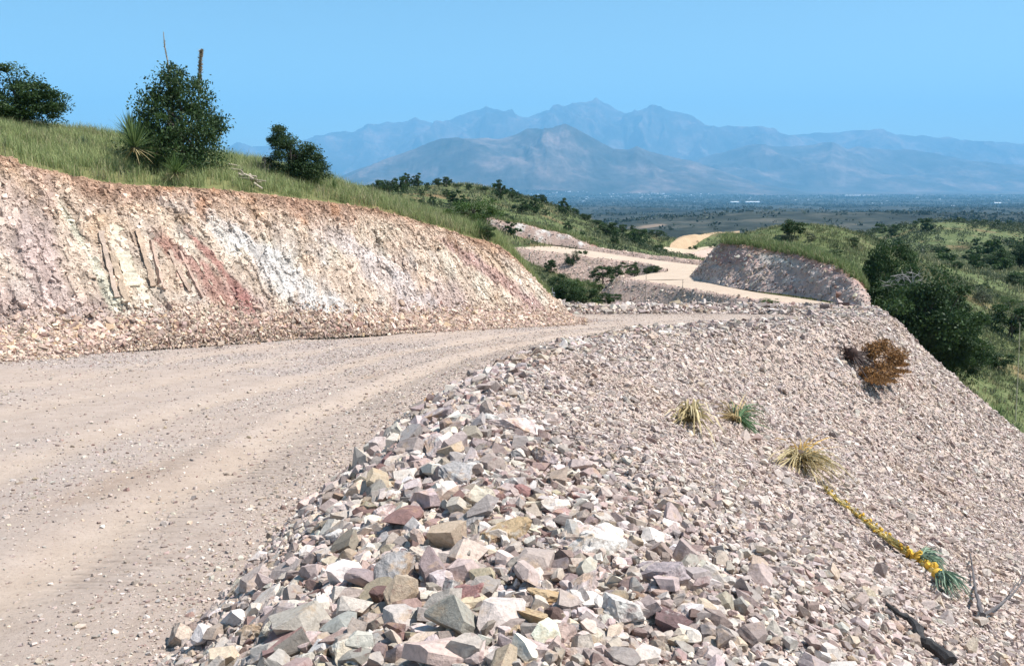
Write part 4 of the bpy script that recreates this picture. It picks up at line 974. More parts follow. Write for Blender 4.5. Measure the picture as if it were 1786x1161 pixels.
# trees and shrubs of the left slope
by_pixel(B_sl, "oak_tree", "oak", 316, 298, 176, 150, "dark bushy oak tree standing on the grassy edge above the rock cut", "tree", var=0, rot=.6)
by_pixel(B_sl, "oak_bush", "oak_round", 44, 226, 88, 112, "wide leafy oak bush at the left end of the grassy skyline", "bush", var=1, rot=2.0)
by_pixel(B_sl, "juniper_bush", "twin", 511, 315, 98, 116, "dark green juniper with two uneven tops right of the oak on the slope", "bush", var=0, rot=0.0)
by_pixel(B_sl, "mesquite_bush", "mesquite", 826, 398, 66, 92, "bright green feathery mesquite near the lower end of the grassy edge", "bush", var=0)
by_pixel(B_sl, "dark_bush", "bush", 852, 420, 34, 34, "small dark bush at the very end of the grassy edge", "bush")

# rosettes of stiff narrow leaves
def rosette(seed, n, Lr, wd, lo, hi, el=(5, 88), droop=.15, dead=.12, deadcol=((.30, .24, .12), (.50, .42, .24))):
    r = np.random.default_rng(seed); a = r.uniform(0, 2 * np.pi, n); e = np.radians(r.uniform(*el, n)) ; L = Lr * r.uniform(.75, 1.1, n)
    dd = r.random(n) < dead; e[dd] = np.radians(r.uniform(-25, 12, dd.sum()))
    d = np.stack([np.cos(a) * np.cos(e), np.sin(a) * np.cos(e), np.sin(e)], 1)
    side = np.stack([-np.sin(a), np.cos(a), np.zeros(n)], 1)
    t = np.array([0, .35, .7, 1.0]); w = np.array([1, .9, .6, .06]) * wd
    pts = d[:, None] * L[:, None, None] * t[None, :, None]; pts[..., 2] -= (droop * r.uniform(.4, 1.5, n)[:, None] * L[:, None]) * t[None] ** 2 * (np.cos(e)[:, None])
    A = pts + side[:, None] * w[None, :, None] * .5; B = pts - side[:, None] * w[None, :, None] * .5
    V = np.stack([A, B], 2).reshape(n, 8, 3).reshape(-1, 3)
    b = np.arange(n)[:, None] * 8; F = np.concatenate([b + np.array([[0, 1, 3, 2]]), b + np.array([[2, 3, 5, 4]]), b + np.array([[4, 5, 7, 6]])])
    k = r.random((n, 1)); c = np.array(lo) * (1 - k) + np.array(hi) * k; c[dd] = (np.array(deadcol[0]) * (1 - k) + np.array(deadcol[1]) * k)[dd]
    tip = np.array([1, 1, 1, 1.25])[None, :, None]; C = np.repeat((c[:, None] * tip)[:, :, None, :], 2, axis=2).reshape(-1, 3)
    return V, F, C
SOT = [new_mesh("leaves", *rosette(900 + i, 230, 1.0, .030, lo, hi)) for i, (lo, hi) in enumerate([((.05, .10, .035), (.20, .27, .10)), ((.06, .10, .06), (.16, .22, .13)), ((.04, .085, .03), (.16, .24, .07))])]
for m_ in SOT: m_.materials.append(M_grass)
def core_mesh(rr, col):
    V, F = facet_rock(77, 2, 20, 1.0, .2); V = V * rr; me = new_mesh("core", V, F, np.tile(col, (len(V), 1)), smooth=True); me.materials.append(M_wood); return me
CORE = core_mesh(.12, (.12, .10, .06))
def sotol(px, py, rpx, label, bvh=B_sl, var=0, group=None, Y=None, lift=.1):
    if Y is None: pt, n = cast(bvh, px, py)
    else:
        pt = P(px, py, Y); pt = np.array([pt[0], pt[1], drop(bvh, pt[0], pt[1])])
    if pt is None: return
    s_ = rpx * np.linalg.norm(pt) / FPX
    e = empty("sotol_plant", tuple(pt + np.array([0, 0, lift * s_])), rng.uniform(0, 6)); e.scale = (s_, s_, s_)
    for nm, me in (("leaves", SOT[var % 3]), ("core", CORE)):
        o = bpy.data.objects.new(nm, me); COL.objects.link(o); o.parent = e
    return tag(e, label, "plant", group)
sotol(238, 304, 54, "largest spiky sotol in front of the oak, its leaves fanning over the bank", var=0, lift=.75)
sotol(232, 278, 44, "grey-green sotol half hidden behind the largest spiky one", var=1, lift=.8)
sotol(308, 322, 36, "bright spiky sotol at the foot of the oak on the bank edge", var=2, lift=.5)
sotol(146, 262, 22, "small round blue-green sotol in the grass left of the oak", var=1)
sotol(553, 329, 24, "dark spiky sotol just below the juniper", var=2)
sotol(582, 331, 17, "small upright sotol at the right of the dark one below the juniper", var=0)
sotol(836, 412, 30, "spiky sotol with pale lower leaves beneath the bright mesquite", var=0)
sotol(470, 322, 12, "tiny sotol in the grass below the left side of the juniper", var=1)

def stalk(name, pts, r0, r1, label, cat, fluffy=None, col=(.36, .30, .22)):
    V, F, C = join([tube(cr(pts, 14), np.linspace(r0, r1, 14), 6)], col)
    e = empty(name, tuple(pts[0])); V = V - np.array(pts[0])
    link("stem", new_mesh("stem", V, F, C), M_wood, e)
    if fluffy:
        a, b, wd, n = fluffy; q = cr(pts, 200); r = np.random.default_rng(5); k = (r.uniform(a, b, n) * 199).astype(int)
        d = unit(n, r); d[:, 2] = abs(d[:, 2]) * .8; L = wd * r.uniform(.5, 1.2, n); w = np.cross(d, unit(n, r))
        V, F, C = quads(q[k] + d * L[:, None] * .5 - np.array(pts[0]), d, w, L, L * .4, lum_jit(col, n, .35))
        link("seed_head", new_mesh("seed_head", V, F, C), M_grass, e)
    return tag(e, label, cat)
def pp(l, Y): return [P(x, y, Y) for x, y in l]
yk = 31.0
stalk("dry_flower_stalk", pp([(304, 290), (301, 200), (296, 130), (288, 85), (285, 56)], yk), .032, .012, "thin bent dry flower stalk rising behind the oak tree", "stalk", (.60, .86, .05, 260))
stalk("dry_flower_stalk", pp([(338, 295), (344, 220), (347, 160), (349, 120), (351, 88)], yk - .5), .02, .008, "thick feathery dry flower stalk right of the thin bent one", "stalk", (.62, 1.0, .10, 900))
# bare twigs by the juniper
def twigs(name, pt, h, n, spread, col, label, cat, r0=.012, seed=3, parent=None):
    r = np.random.default_rng(seed); tb = []
    for i in range(n):
        d = unit(1, r)[0] * spread; d[2] = 1; d /= np.linalg.norm(d); L = h * r.uniform(.5, 1)
        mid = d * L * .5 + r.normal(size=3) * h * .06; e_ = d * L + r.normal(size=3) * h * .08; tb.append(tube(cr([np.zeros(3), mid * .5, mid, e_], 7), np.linspace(r0, r0 * .3, 7), 5))
        for j in range(3):
            s_ = mid + (e_ - mid) * r.uniform(0, .8); d2 = d + unit(1, r)[0] * .8; tb.append(tube([s_, s_ + d2 * L * .2], [r0 * .4, r0 * .15], 4))
    V, F, C = join(tb, col); o = link(name, new_mesh(name, V, F, C), M_wood, loc=tuple(pt)); return tag(o, label, cat)
pt, n = cast(B_sl, 458, 309); twigs("bare_twigs", pt, .85, 9, .7, (.22, .19, .17), "bare grey twigs sticking up at the left of the juniper", "twigs", .010)
# pile of old sticks at the grass edge
def stick_pile():
    r = np.random.default_rng(9); pc, n = cast(B_sl, 432, 326)
    if pc is None: return
    for i in range(16):
        px, py = 412 + 42 * r.random(), 0; py = 303 + (px - 412) * .75 + r.uniform(-4, 8)
        q, nn_ = cast(B_sl, px, py)
        if q is None: q, nn_ = cast(B_bank, px, py)
        if q is None: continue
        a = r.uniform(-.9, .5); L = r.uniform(.25, .7); d = np.array([math.cos(a), math.sin(a) * .6, -.35 * math.cos(a) + r.normal() * .2]); d /= np.linalg.norm(d)
        q = q + np.array([0, 0, .16 + .14 * r.random()])
        V, F, C = join([tube(cr([q - d * L / 2, q + r.normal(size=3) * .02, q + d * L / 2], 6), np.linspace(.045, .025, 6) * r.uniform(.6, 1.3), 6)], np.array((.50, .42, .33)) * r.uniform(.35, 1.2))
        o = link("dead_stick", new_mesh("dead_stick", V, F, C), M_wood)
        tag(o, "weathered stick in the pile of old wood at the bank edge", "stick", "pile of old wood at the bank edge")
stick_pile()

# ------------------------------------------------------------------ grass blades
def blades(pos, n_per, h, spread, wd, lo, hi, seed, lean=.35, hvar=.45):
    h_near = pos[:, 1].mean() < 45
    r = np.random.default_rng(seed); m = len(pos); n = m * n_per
    b = np.repeat(pos, n_per, axis=0) + np.concatenate([r.normal(size=(n, 2)) * np.repeat(np.broadcast_to(spread, m), n_per)[:, None], np.zeros((n, 1))], 1)
    hh = np.repeat(np.broadcast_to(h, m), n_per) * np.clip(1 + r.normal(size=n) * hvar, .3, 1.9)
    a = r.uniform(0, 2 * np.pi, n); ln = r.uniform(.05, lean * 1.8, n) * hh
    off_ = np.stack([np.cos(a) * ln, np.sin(a) * ln], 1)
    sd_ = r.uniform(0, 2 * np.pi, n); side = np.stack([np.cos(sd_), np.sin(sd_), np.zeros(n)], 1) * (wd * r.uniform(.7, 1.3, n))[:, None] if np.ndim(wd) == 0 else np.stack([np.cos(sd_), np.sin(sd_), np.zeros(n)], 1) * np.repeat(wd, n_per)[:, None]
    mid = b.copy(); mid[:, :2] += off_ * .3; mid[:, 2] += hh * .55
    tip = b.copy(); tip[:, :2] += off_; tip[:, 2] += hh * .97
    b = b - np.array([0, 0, .03])
    V = np.stack([b - side * .5, b + side * .5, mid - side * .4, mid + side * .4, tip], 1).reshape(-1, 3)
    i = np.arange(n)[:, None] * 5; Q = i + np.array([[0, 1, 3, 2]]); T_ = i + np.array([[2, 3, 4]])
    pn = fbm(pos[:, 0] / 1.3, pos[:, 1] / 1.3, o=3, seed=seed + 50) if h_near else fbm(pos[:, 0] / 7, pos[:, 1] / 7, o=3, seed=seed + 50)
    tt = np.repeat(np.clip(r.beta(1.6, 1.6, m) * .5 + .25 + pn * .6, 0, 1), n_per)[:, None] * .75 + r.random((n, 1)) * .25; c = np.array(lo) * (1 - tt) + np.array(hi) * tt
    straw = (r.random(n) < np.repeat(.12 + .5 * sst(.0, .5, -pn + .3 * fbm(pos[:, 0] * 2, pos[:, 1] * 2, seed=4)), n_per))[:, None]; c = np.where(straw, np.array((.42, .38, .22)) * (.7 + .5 * r.random((n, 1))), c)
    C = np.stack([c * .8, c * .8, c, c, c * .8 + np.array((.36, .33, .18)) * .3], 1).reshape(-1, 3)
    return V, [Q, T_], C
def grass_stuff(name, G, n, n_per, h, spread, wd, lo, hi, seed, weight, label, thresh=None):
    p, nn_, *_ = sample_grid(G, n, weight)
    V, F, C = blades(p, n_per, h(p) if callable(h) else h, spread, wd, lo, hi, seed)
    o = link(name, new_mesh(name, V, F, C), M_grass); return tag(o, label, "grass", None, 'stuff')
def slw(c):
    rp = np.broadcast_to(rp_sl[:-1][None, :], c.shape[:2]); pt = .25 + .75 * sst(-.25, .15, fbm(c[..., 0] / 1.1, c[..., 1] / 1.1, o=3, seed=170))
    return in_view(c) * pt * (rp < 3.35) * (.5 + 1.1 * sst(0, .3, rp)) * (1 + 2 * np.exp(-((rp - 2.95) / .25) ** 2))
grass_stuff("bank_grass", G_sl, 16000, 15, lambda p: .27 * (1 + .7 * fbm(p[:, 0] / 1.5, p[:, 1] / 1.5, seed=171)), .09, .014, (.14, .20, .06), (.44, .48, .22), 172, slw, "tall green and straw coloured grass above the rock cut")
def hw(y0, y1, f=None):
    def g(c):
        w = in_view(c, 1.1) * (c[..., 1] > y0) * (c[..., 1] < y1) * (c[..., 0] > -14)
        return w * (.2 + .8 * sst(-.2, .25, fbm(c[..., 0] / 4, c[..., 1] / 4, o=3, seed=173)))
    return g
grass_stuff("hill_grass", G_hill, 26000, 7, .22, .16, .045, (.09, .12, .05), (.27, .29, .15), 174, hw(45, 100), "rough green grass on the round hill and gully")
grass_stuff("far_hill_grass", G_hill, 22000, 6, .40, .4, .10, (.09, .115, .055), (.25, .26, .15), 175, hw(100, 260), "grass on the farther hillsides")

def lipw(c):
    rp = np.linspace(0, 1, c.shape[1] + 1)[:-1][None, :] * np.ones(c.shape[:2]); return (rp > .89) * 1.0
grass_stuff("cut_edge_grass", G_rc, 2600, 7, .32, .12, .04, (.085, .14, .045), (.25, .31, .12), 176, lipw, "grass hanging over the lip of the mauve rock cut")
grass_stuff("small_cut_grass", G_sc, 700, 6, .4, .2, .06, (.085, .14, .045), (.25, .31, .12), 177, lipw, "grass hanging over the lip of the small rock cut")
# ------------------------------------------------------------------ shrubs on the hills
H1 = [(634, 340, 16, 14), (648, 340, 24, 20), (663, 340, 30, 24), (678, 338, 28, 24), (694, 336, 30, 24), (708, 332, 28, 20), (714, 325, 20, 16), (730, 325, 22, 20), (745, 324, 8, 12), (764, 324, 17, 15), (780, 324, 19, 18), (797, 326, 8, 14),
      (818, 329, 11, 16), (842, 332, 10, 20), (873, 346, 30, 28), (893, 346, 15, 14), (904, 344, 10, 16), (932, 372, 30, 26), (944, 352, 17, 16), (985, 372, 25, 24), (1003, 375, 14, 16), (908, 370, 26, 34), (870, 388, 22, 38),
      (890, 396, 18, 26), (751, 360, 20, 18), (729, 362, 18, 24), (778, 341, 12, 16), (737, 340, 6, 12), (860, 352, 9, 10), (1058, 410, 26, 32), (1085, 408, 20, 18), (1113, 416, 20, 28), (1070, 426, 22, 18), (992, 404, 18, 20),
      (930, 400, 14, 16), (968, 412, 14, 18), (1021, 383, 14, 18), (1040, 392, 12, 20), (1145, 412, 14, 26), (1165, 408, 10, 14)]
for i, (px, py, h, w) in enumerate(H1):
    lab = "dark evergreen in the dense clump on the crest of the left hill" if i < 6 else "dark bush on the crest of the left hill" if py < 335 else "dark green bush on the slope of the left hill"
    sp = i in (14, 17, 19)
    if sp: lab = {14: "round dark tree on the crest of the left hill right of the clump", 17: "tallest dark tree on the right shoulder of the left hill", 19: "lone round tree low on the right shoulder of the left hill"}[i]
    by_pixel(B_hill, "evergreen_bush", "bush", px, py + 2, h * 1.1, w * 1.15, lab, "bush", None if sp else ["dense clump on the left hill", "bushes on the crest of the left hill", "bushes on the slope of the left hill"][0 if i < 6 else 1 if py < 335 else 2])
for px, py, h, w, kind, lab in ((960, 476, 28, 28, "bush", "round dark bush alone beneath the upper road embankment"), (997, 480, 40, 26, "juniper", "leaning dark tree with a bare trunk in the gully"), (1014, 462, 30, 24, "bush", "dark tree top close behind the leaning one"),
                           (985, 534, 52, 62, "oak_round", "largest dark green bush at the gully bottom"), (1022, 536, 40, 46, "bush", "dark bush right of the largest one in the gully"),
                           (948, 520, 30, 36, "mesquite", "light green bush close behind the tip of the rock cut"), (1003, 506, 22, 34, "mesquite", "light green bush between the large gully bushes"), (966, 498, 16, 26, "bush", "low bush on the gully side"), (1037, 505, 20, 30, "mesquite", "green bush beside the mound of the lower road")):
    by_pixel(B_hill, "gully_bush", kind, px, py, h, w, lab, "tree" if "tree" in lab else "bush", var=1)
for px, py, hpx, wpx, Y, lab in ((1063, 533, 28, 38, 56, "dark round bush in front of the lower embankment"),):
    pt = P(px, py, Y); put_plant("dark_bush", "bush", pt, hpx * Y / FPX, wpx * Y / FPX, lab, "bush")
for px, py, hpx, wpx, Y, lab in ((1050, 490, 36, 44, 80, "broad dark bush right of the leaning tree"), (1082, 482, 28, 36, 83, "left dark bush in the row at the hairpin"), (1108, 480, 26, 34, 85, "right dark bush in the row at the hairpin"), (1140, 474, 18, 28, 87, "small dark bush on the tip of the hairpin"), (1128, 476, 16, 20, 86, "low bush between the hairpin bushes")):
    put_plant("hairpin_bush", "bush", P(px, py, Y) - np.array([0, 0, .2]), hpx * Y / FPX, wpx * Y / FPX, lab, "bush")
pt = P(1342, 533, 51); put_plant("leafy_bush", "mesquite", pt, .55, .95, "small light green bush standing beside the lower road", "bush")
# round hill on the right
for px, py, h, w, kind, lab in ((1382, 414, 36, 42, "bush", "dark bush on the very top of the round hill"), (1372, 420, 18, 24, "greybush", "low dark bush under the hilltop bush"), (1455, 452, 20, 30, "bush", "rounded bush just above the round hill's cut face"),
                           (1415, 420, 14, 22, "greybush", "grey shrub right of the hilltop bush"), (1296, 413, 8, 18, "bush", "low bush at the left end of the round hill"), (1250, 404, 9, 10, "bush", "small bush on the ridge behind the farthest bend"),
                           (1490, 424, 12, 20, "bush", "low bush on the right flank of the round hill"), (1590, 452, 14, 24, "mesquite", "light green bush on the hill's right flank above the big oaks")):
    by_pixel(B_hill, "hill_bush", kind, px, py, h, w, lab, "bush")
# big oaks right of the embankment
for px, Y, h, w, var, lab in ((1618, 50, 6.1, 5.6, 0, "largest dark oak rising behind the right edge of the embankment"), (1575, 54, 5.0, 4.2, 1, "dark oak under the dead white branches"), (1552, 59, 5.6, 3.6, 2, "dark oak at the upper left of the oak clump"),
                          (1672, 49, 4.2, 3.6, 1, "oak at the lower right of the dark clump"), (1660, 58, 4.4, 4.0, 0, "oak behind the upper right of the dark clump")):
    x = (px - CX) / FPX * Y * 1.0; put_plant("oak_tree", "oak_round", (x, Y, float(terr(x, Y)) - .2), h, w, lab, "tree", var=var)
for px, py, h, w, kind, lab in ((1764, 590, 62, 66, "bush", "big dark bush at the right edge of the picture"), (1738, 645, 36, 44, "bush", "dark bush below the big one at the right edge"), (1698, 650, 22, 26, "greybush", "low grey shrub beyond the embankment edge"),
                           (1760, 535, 20, 30, "mesquite", "light green bush above the big dark bush at the right edge"), (1712, 530, 26, 36, "greybush", "greyish shrub on the slope right of the oaks"), (1745, 470, 30, 50, "oak_round", "dark tree left in the thicket below the far hill"),
                           (1780, 470, 40, 50, "oak_round", "dark tree right in the thicket below the far hill"), (1715, 462, 20, 34, "bush", "dark bush at the left end of the thicket below the far hill"), (1775, 500, 26, 50, "bush", "dark low bush under the thicket"),
                           (1668, 470, 16, 24, "bush", "bush on the flank above the largest oak"), (1640, 440, 12, 20, "bush", "small bush high on the right flank"), (1722, 560, 12, 16, "bush", "small round bush on the red soil patch"), (1780, 560, 20, 30, "greybush", "grey bush at the right edge above the big dark bush")):
    by_pixel(B_hill, "slope_bush", kind, px, py, h, w, lab, "tree" if "tree" in lab else "bush")
# dead white branches over the oaks
def dead_branches():
    o0 = P(1592, 498, 51.5); r = np.random.default_rng(21); tb = []
    ends = [(1545, 493), (1553, 482), (1566, 486), (1572, 478), (1590, 474), (1601, 479), (1610, 484), (1622, 497), (1626, 488), (1632, 505), (1540, 500)]
    for ex, ey in ends:
        e_ = P(ex, ey, 51.0 + r.uniform(-1, 1.2)); m_ = (o0 + e_) / 2 + r.normal(size=3) * .12 + np.array([0, 0, .15]); tb.append(tube(cr([o0, m_, e_], 9), np.linspace(.030, .008, 9), 5))
        for j in range(5):
            s_ = m_ + (e_ - m_) * r.random(); tb.append(tube([s_, s_ + unit(1, r)[0] * np.array([.45, .3, .35])], [.014, .005], 4))
    tb.append(tube([o0 - np.array([.1, 0, 1.8]), o0], [.09, .05], 6))
    V, F, C = join(tb, (.38, .36, .35)); o = link("dead_branch", new_mesh("dead_branch", V - o0, F, C), M_wood, loc=tuple(o0)); tag(o, "bleached leafless branches spreading over the dark oaks", "branch")
dead_branches()
# scattered small shrubs, each a copy of one of three
def scatter_shrubs(n, weight, hr, kind, label, group, seed, wk=1.25):
    p, nn_, *_ = sample_grid(G_hill, n, weight); r = np.random.default_rng(seed)
    for q in p:
        h = r.uniform(*hr) * (1.0 if r.random() < .8 else 1.6); put_plant("hillside_shrub", kind, q - np.array([0, 0, .08]), h, h * r.uniform(.9, 1.6) * wk / 1.25, label, "shrub", group, parts=False)
def seg(y0, y1, x0, x1, px0=-9e9, px1=9e9, clump=.1):
    def g(c):
        px = CX + FPX * c[..., 0] / c[..., 1]
        return ((c[..., 1] > y0) & (c[..., 1] < y1) & (px > px0) & (px < px1)) * (.12 + sst(-.1, .3, fbm(c[..., 0] / 22, c[..., 1] / 22, o=3, seed=181)))
    return g
scatter_shrubs(85, seg(116, 200, 0, 0, 620, 1180), (.5, 1.5), "far", "small dark shrub dotting the grassy left hill", "shrubs dotting the left hill", 31)
scatter_shrubs(25, seg(150, 250, 0, 0, 1100, 1330), (.8, 1.8), "far", "small shrub near the farthest bend", "shrubs near the farthest bend", 32)
scatter_shrubs(90, seg(240, 420, 0, 0, 1440, 1880), (1.3, 3.2), "far", "small dark tree dotting the far right hill", "trees dotting the far right hill", 33)
scatter_shrubs(28, seg(60, 130, 0, 0, 1440, 1860), (.3, .9), "fargreen", "low green shrub on the right flank of the round hill", "shrubs on the right flank of the round hill", 34)
scatter_shrubs(22, seg(48, 75, 0, 0, 1560, 1900), (.25, .7), "fargreen", "low green shrub in the hollow beyond the embankment", "shrubs in the hollow beyond the embankment", 35)
scatter_shrubs(14, seg(62, 92, 0, 0, 1240, 1560), (.18, .5), "fargreen", "low shrub in the grass of the round hill", "shrubs on top of the round hill", 36)
scatter_shrubs(10, seg(60, 92, 0, 0, 900, 1060), (.3, .9), "fargreen", "low green shrub in the gully", "shrubs in the gully", 37)
scatter_shrubs(24, seg(125, 240, 0, 0, 1640, 1900), (1.5, 3.6), "far", "dark tree in the thicket below the far right hill", "thicket below the far right hill", 38)

def valley_scrub():
    def w(c): return (np.abs(c[..., 0] / c[..., 1]) < .66) * (.08 + sst(-.1, .3, fbm(c[..., 0] / 260, c[..., 1] / 260, o=4, seed=191))) * (600.0 / c[..., 1]) ** 1.15
    p, *_ = sample_grid(G_val, 26000, w); n0 = len(p); k = 9; n = n0 * k; h = rng.uniform(2.5, 6.5, n0) * (1 + p[:, 1] / 4000); c = np.repeat(p, k, axis=0); hh = np.repeat(h, k)
    q = unit(n, rng) * np.array([.7, .7, .4]); q[:, 2] += .35; c = c + q * hh[:, None]; d = unit(n, rng); ww = np.cross(d, unit(n, rng)); t = rng.random((n, 1)); L = hh * rng.uniform(.5, .9, n)
    V, F, C = quads(c, d, ww, L, L * .7, np.array((.012, .022, .012)) * (1 - t) + np.array((.05, .07, .035)) * t); o = link("valley_scrub", new_mesh("valley_scrub", V, F, C), M_leaf); tag(o, "dark scrub speckling the valley land", "scrub", None, 'stuff')
valley_scrub()
def scrub():
    P_, S_ = [], []
    for n, w, a, b in ((800, seg(112, 200, 0, 0, 620, 1200, 0), .4, 1.2), (1300, seg(240, 420, 0, 0, 1400, 1900), .9, 2.4), (1100, seg(60, 130, 0, 0, 1420, 1900), .2, .8), (800, seg(46, 75, 0, 0, 1540, 1950), .12, .45), (260, seg(60, 95, 0, 0, 1230, 1560), .10, .35), (180, seg(58, 95, 0, 0, 890, 1100), .15, .6), (200, seg(150, 250, 0, 0, 1100, 1340), .5, 1.2)):
        q, *_ = sample_grid(G_hill, n, w); P_.append(q); S_.append(rng.uniform(a, b, n))
    p = np.vstack(P_); h = np.concatenate(S_); k = 46; n = len(p) * k; c = np.repeat(p, k, axis=0); hh = np.repeat(h, k)
    q = unit(n, rng) * (rng.random((n, 1)) ** .4) * np.array([.62, .62, .5]); q[:, 2] += .42
    c = c + q * hh[:, None]; d = unit(n, rng); w = np.cross(d, unit(n, rng)); L = hh * rng.uniform(.16, .34, n)
    tone = np.repeat(rng.random(len(p)), k)[:, None]; t = rng.random((n, 1)); lo = np.array((.016, .032, .014)) * (1 - tone) + np.array((.05, .065, .035)) * tone; hi = np.array((.06, .095, .035)) * (1 - tone) + np.array((.14, .16, .09)) * tone
    V, F, C = quads(c, d, w, L, L * .6, lo * (1 - t) + hi * t); o = link("scrub", new_mesh("scrub", V, F, C), M_leaf); tag(o, "low scrub speckling the hillsides", "scrub", None, 'stuff')
scrub()

# ------------------------------------------------------------------ things lying on the embankment
def onf(px, py, h=0.0):
    q, n = cast(B_fill, px, py)
    f_ = min(1.0, np.linalg.norm(q) / 30.0)
    return q + n * (h * f_ + .035)
def lump(name, centre, rr, col, parent, b0, n=1, seed=0, sq=(1, 1, 1)):
    V, F = facet_rock(700 + seed, 2, 24, 1.0, .2); V = V * rr * np.array(sq) + centre - b0
    return link(name, new_mesh(name, V, F, np.tile(col, (len(V), 1)), smooth=True), M_wood, parent)
def uprooted_shrub():
    b = onf(1476, 626, .22); e = empty("uprooted_shrub", tuple(b)); r = np.random.default_rng(41); k = np.linalg.norm(b) / FPX
    tb = []
    for i in range(60):
        d = unit(1, r)[0]; d[0] -= .45; L = k * r.uniform(9, 24); s_ = unit(1, r)[0] * k * 5; tb.append(tube(cr([s_, s_ + d * L * .5 + r.normal(size=3) * k * 2, s_ + d * L + r.normal(size=3) * k * 4], 6), np.linspace(k * 1.3, k * .25, 6), 5))
    V, F, C = join(tb, (.075, .045, .038)); link("roots", new_mesh("roots", V, F, C), M_wood, e); lump("root_ball", b, k * 11, (.06, .038, .032), e, b, seed=5)
    ends = [(1508, 612, .55), (1522, 608, .7), (1530, 640, .35), (1520, 655, .2), (1540, 660, .4), (1525, 672, .15), (1545, 632, .7), (1556, 645, .5), (1512, 645, .12), (1538, 676, .25), (1552, 622, .6), (1560, 665, .3)]
    tb = []; E = []
    for px, py, h in ends:
        q = onf(px - 4, py + 16, h * .8) - b; E.append(q); m_ = q * .5 + r.normal(size=3) * k * 3; tb.append(tube(cr([np.zeros(3), q * .25, m_, q], 10), np.linspace(k * 2.1, k * .5, 10), 6))
        for j in range(3): s_ = q * r.uniform(.5, .95); tb.append(tube([s_, s_ + unit(1, r)[0] * k * 14], [k * .6, k * .2], 4))
    V, F, C = join(tb, (.07, .05, .045)); link("stems", new_mesh("stems", V, F, C), M_wood, e)
    E = np.array(E); n = 9500; j = r.integers(0, len(E), n); c = E[j] * r.uniform(.82, 1.12, (n, 1)) + unit(n, r) * (r.random((n, 1)) ** .5) * k * 15
    c[:, 2] = np.maximum(c[:, 2], -.55); d = unit(n, r); w = np.cross(d, unit(n, r)); L = k * r.uniform(2.8, 6, n); t = r.random((n, 1)); cols = np.array((.10, .05, .022)) * (1 - t) + np.array((.42, .22, .08)) * t
    V, F, C = quads(c, d, w, L, L * .6, cols); link("dry_leaves", new_mesh("dry_leaves", V, F, C), M_leaf, e)
    tag(e, "uprooted shrub with dark roots and rusty brown dry leaves on the embankment", "shrub")
uprooted_shrub()
def fan(name, root, tips, n, rad, wd, lo, hi, seed, parent, b0, spread=.25, arch=.15, scl=1.0):
    """narrow leaves from a root point towards points round the given tips (all in world space)"""
    r = np.random.default_rng(seed); tips = np.array(tips); j = r.integers(0, len(tips), n); D = tips[j] - root; L0 = np.linalg.norm(D, axis=1, keepdims=True)
    D = D + unit(n, r) * L0 * spread * np.array([1, 1, .45]); D *= r.uniform(.5, .95, (n, 1)) * scl; arch = arch * .45; s = root + unit(n, r) * rad
    side = np.cross(D, unit(n, r)); side /= np.linalg.norm(side, axis=1, keepdims=True)
    t = np.array([0, .4, .75, 1.0]); w = np.array([1, .85, .6, .1]) * wd
    pts = s[:, None] + D[:, None] * t[None, :, None]; pts[..., 2] += (arch * L0) * (4 * t * (1 - t))[None] * r.uniform(.3, 1.5, (n, 1)) 
    A = pts + side[:, None] * w[None, :, None] * .5; B = pts - side[:, None] * w[None, :, None] * .5
    V = np.stack([A, B], 2).reshape(-1, 3) - b0
    b = np.arange(n)[:, None] * 8; F = np.concatenate([b + np.array([[0, 1, 3, 2]]), b + np.array([[2, 3, 5, 4]]), b + np.array([[4, 5, 7, 6]])])
    q = r.random((n, 1)); c = np.array(lo) * (1 - q) + np.array(hi) * q; C = np.repeat(c, 8, axis=0)
    return link(name, new_mesh(name, V, F, C), M_grass, parent)
STRAW = ((.34, .26, .12), (.66, .56, .34)); BLUEG = ((.12, .18, .12), (.32, .42, .30)); YEL = ((.45, .30, .06), (.72, .58, .22))
b = onf(1200, 738, .08); e = empty("dead_yucca_head", tuple(b)); k = np.linalg.norm(b) / FPX
fan("dry_leaves", b, [onf(1185, 750, .15), onf(1195, 770, .12), onf(1212, 772, .1), onf(1220, 755, .12), onf(1192, 735, .25), onf(1205, 728, .3)], 120, k * 5, k * 3.6, *STRAW, 51, e, b, .3, .25, .8); lump("core", b - np.array([0, 0, .03]), k * 8, (.24, .18, .10), e, b)
tag(e, "dry straw coloured yucca head lying highest on the embankment", "dead plant")
b = onf(1280, 738, .07); e = empty("uprooted_sotol", tuple(b)); k = np.linalg.norm(b) / FPX
fan("dry_leaves", b, [onf(1262, 722, .1), onf(1258, 735, .1), onf(1268, 745, .1), onf(1275, 720, .15)], 70, k * 4, k * 2.4, (.26, .18, .08), (.55, .42, .22), 52, e, b, .35, .2)
fan("green_leaves", b, [onf(1322, 752, .12), onf(1318, 764, .05), onf(1308, 735, .2), onf(1300, 728, .2), onf(1326, 768, .05)], 110, k * 4, k * 2.2, (.05, .10, .045), (.17, .26, .13), 53, e, b, .22, .2); lump("core", b, k * 6, (.2, .13, .07), e, b)
tag(e, "small sotol with green tips and dry base right of the highest yucca head", "dead plant")
b = onf(1390, 808, .10); e = empty("uprooted_yucca", tuple(b)); k = np.linalg.norm(b) / FPX
fan("dry_leaves", b, [onf(1355, 785, .08), onf(1365, 800, .1), onf(1440, 850, .05), onf(1425, 855, .05), onf(1410, 850, .12), onf(1432, 835, .15), onf(1420, 800, .25), onf(1438, 862, .04), onf(1385, 835, .15), onf(1400, 845, .1)], 230, k * 6, k * 2.2, *STRAW, 54, e, b, .28, .10, .85)
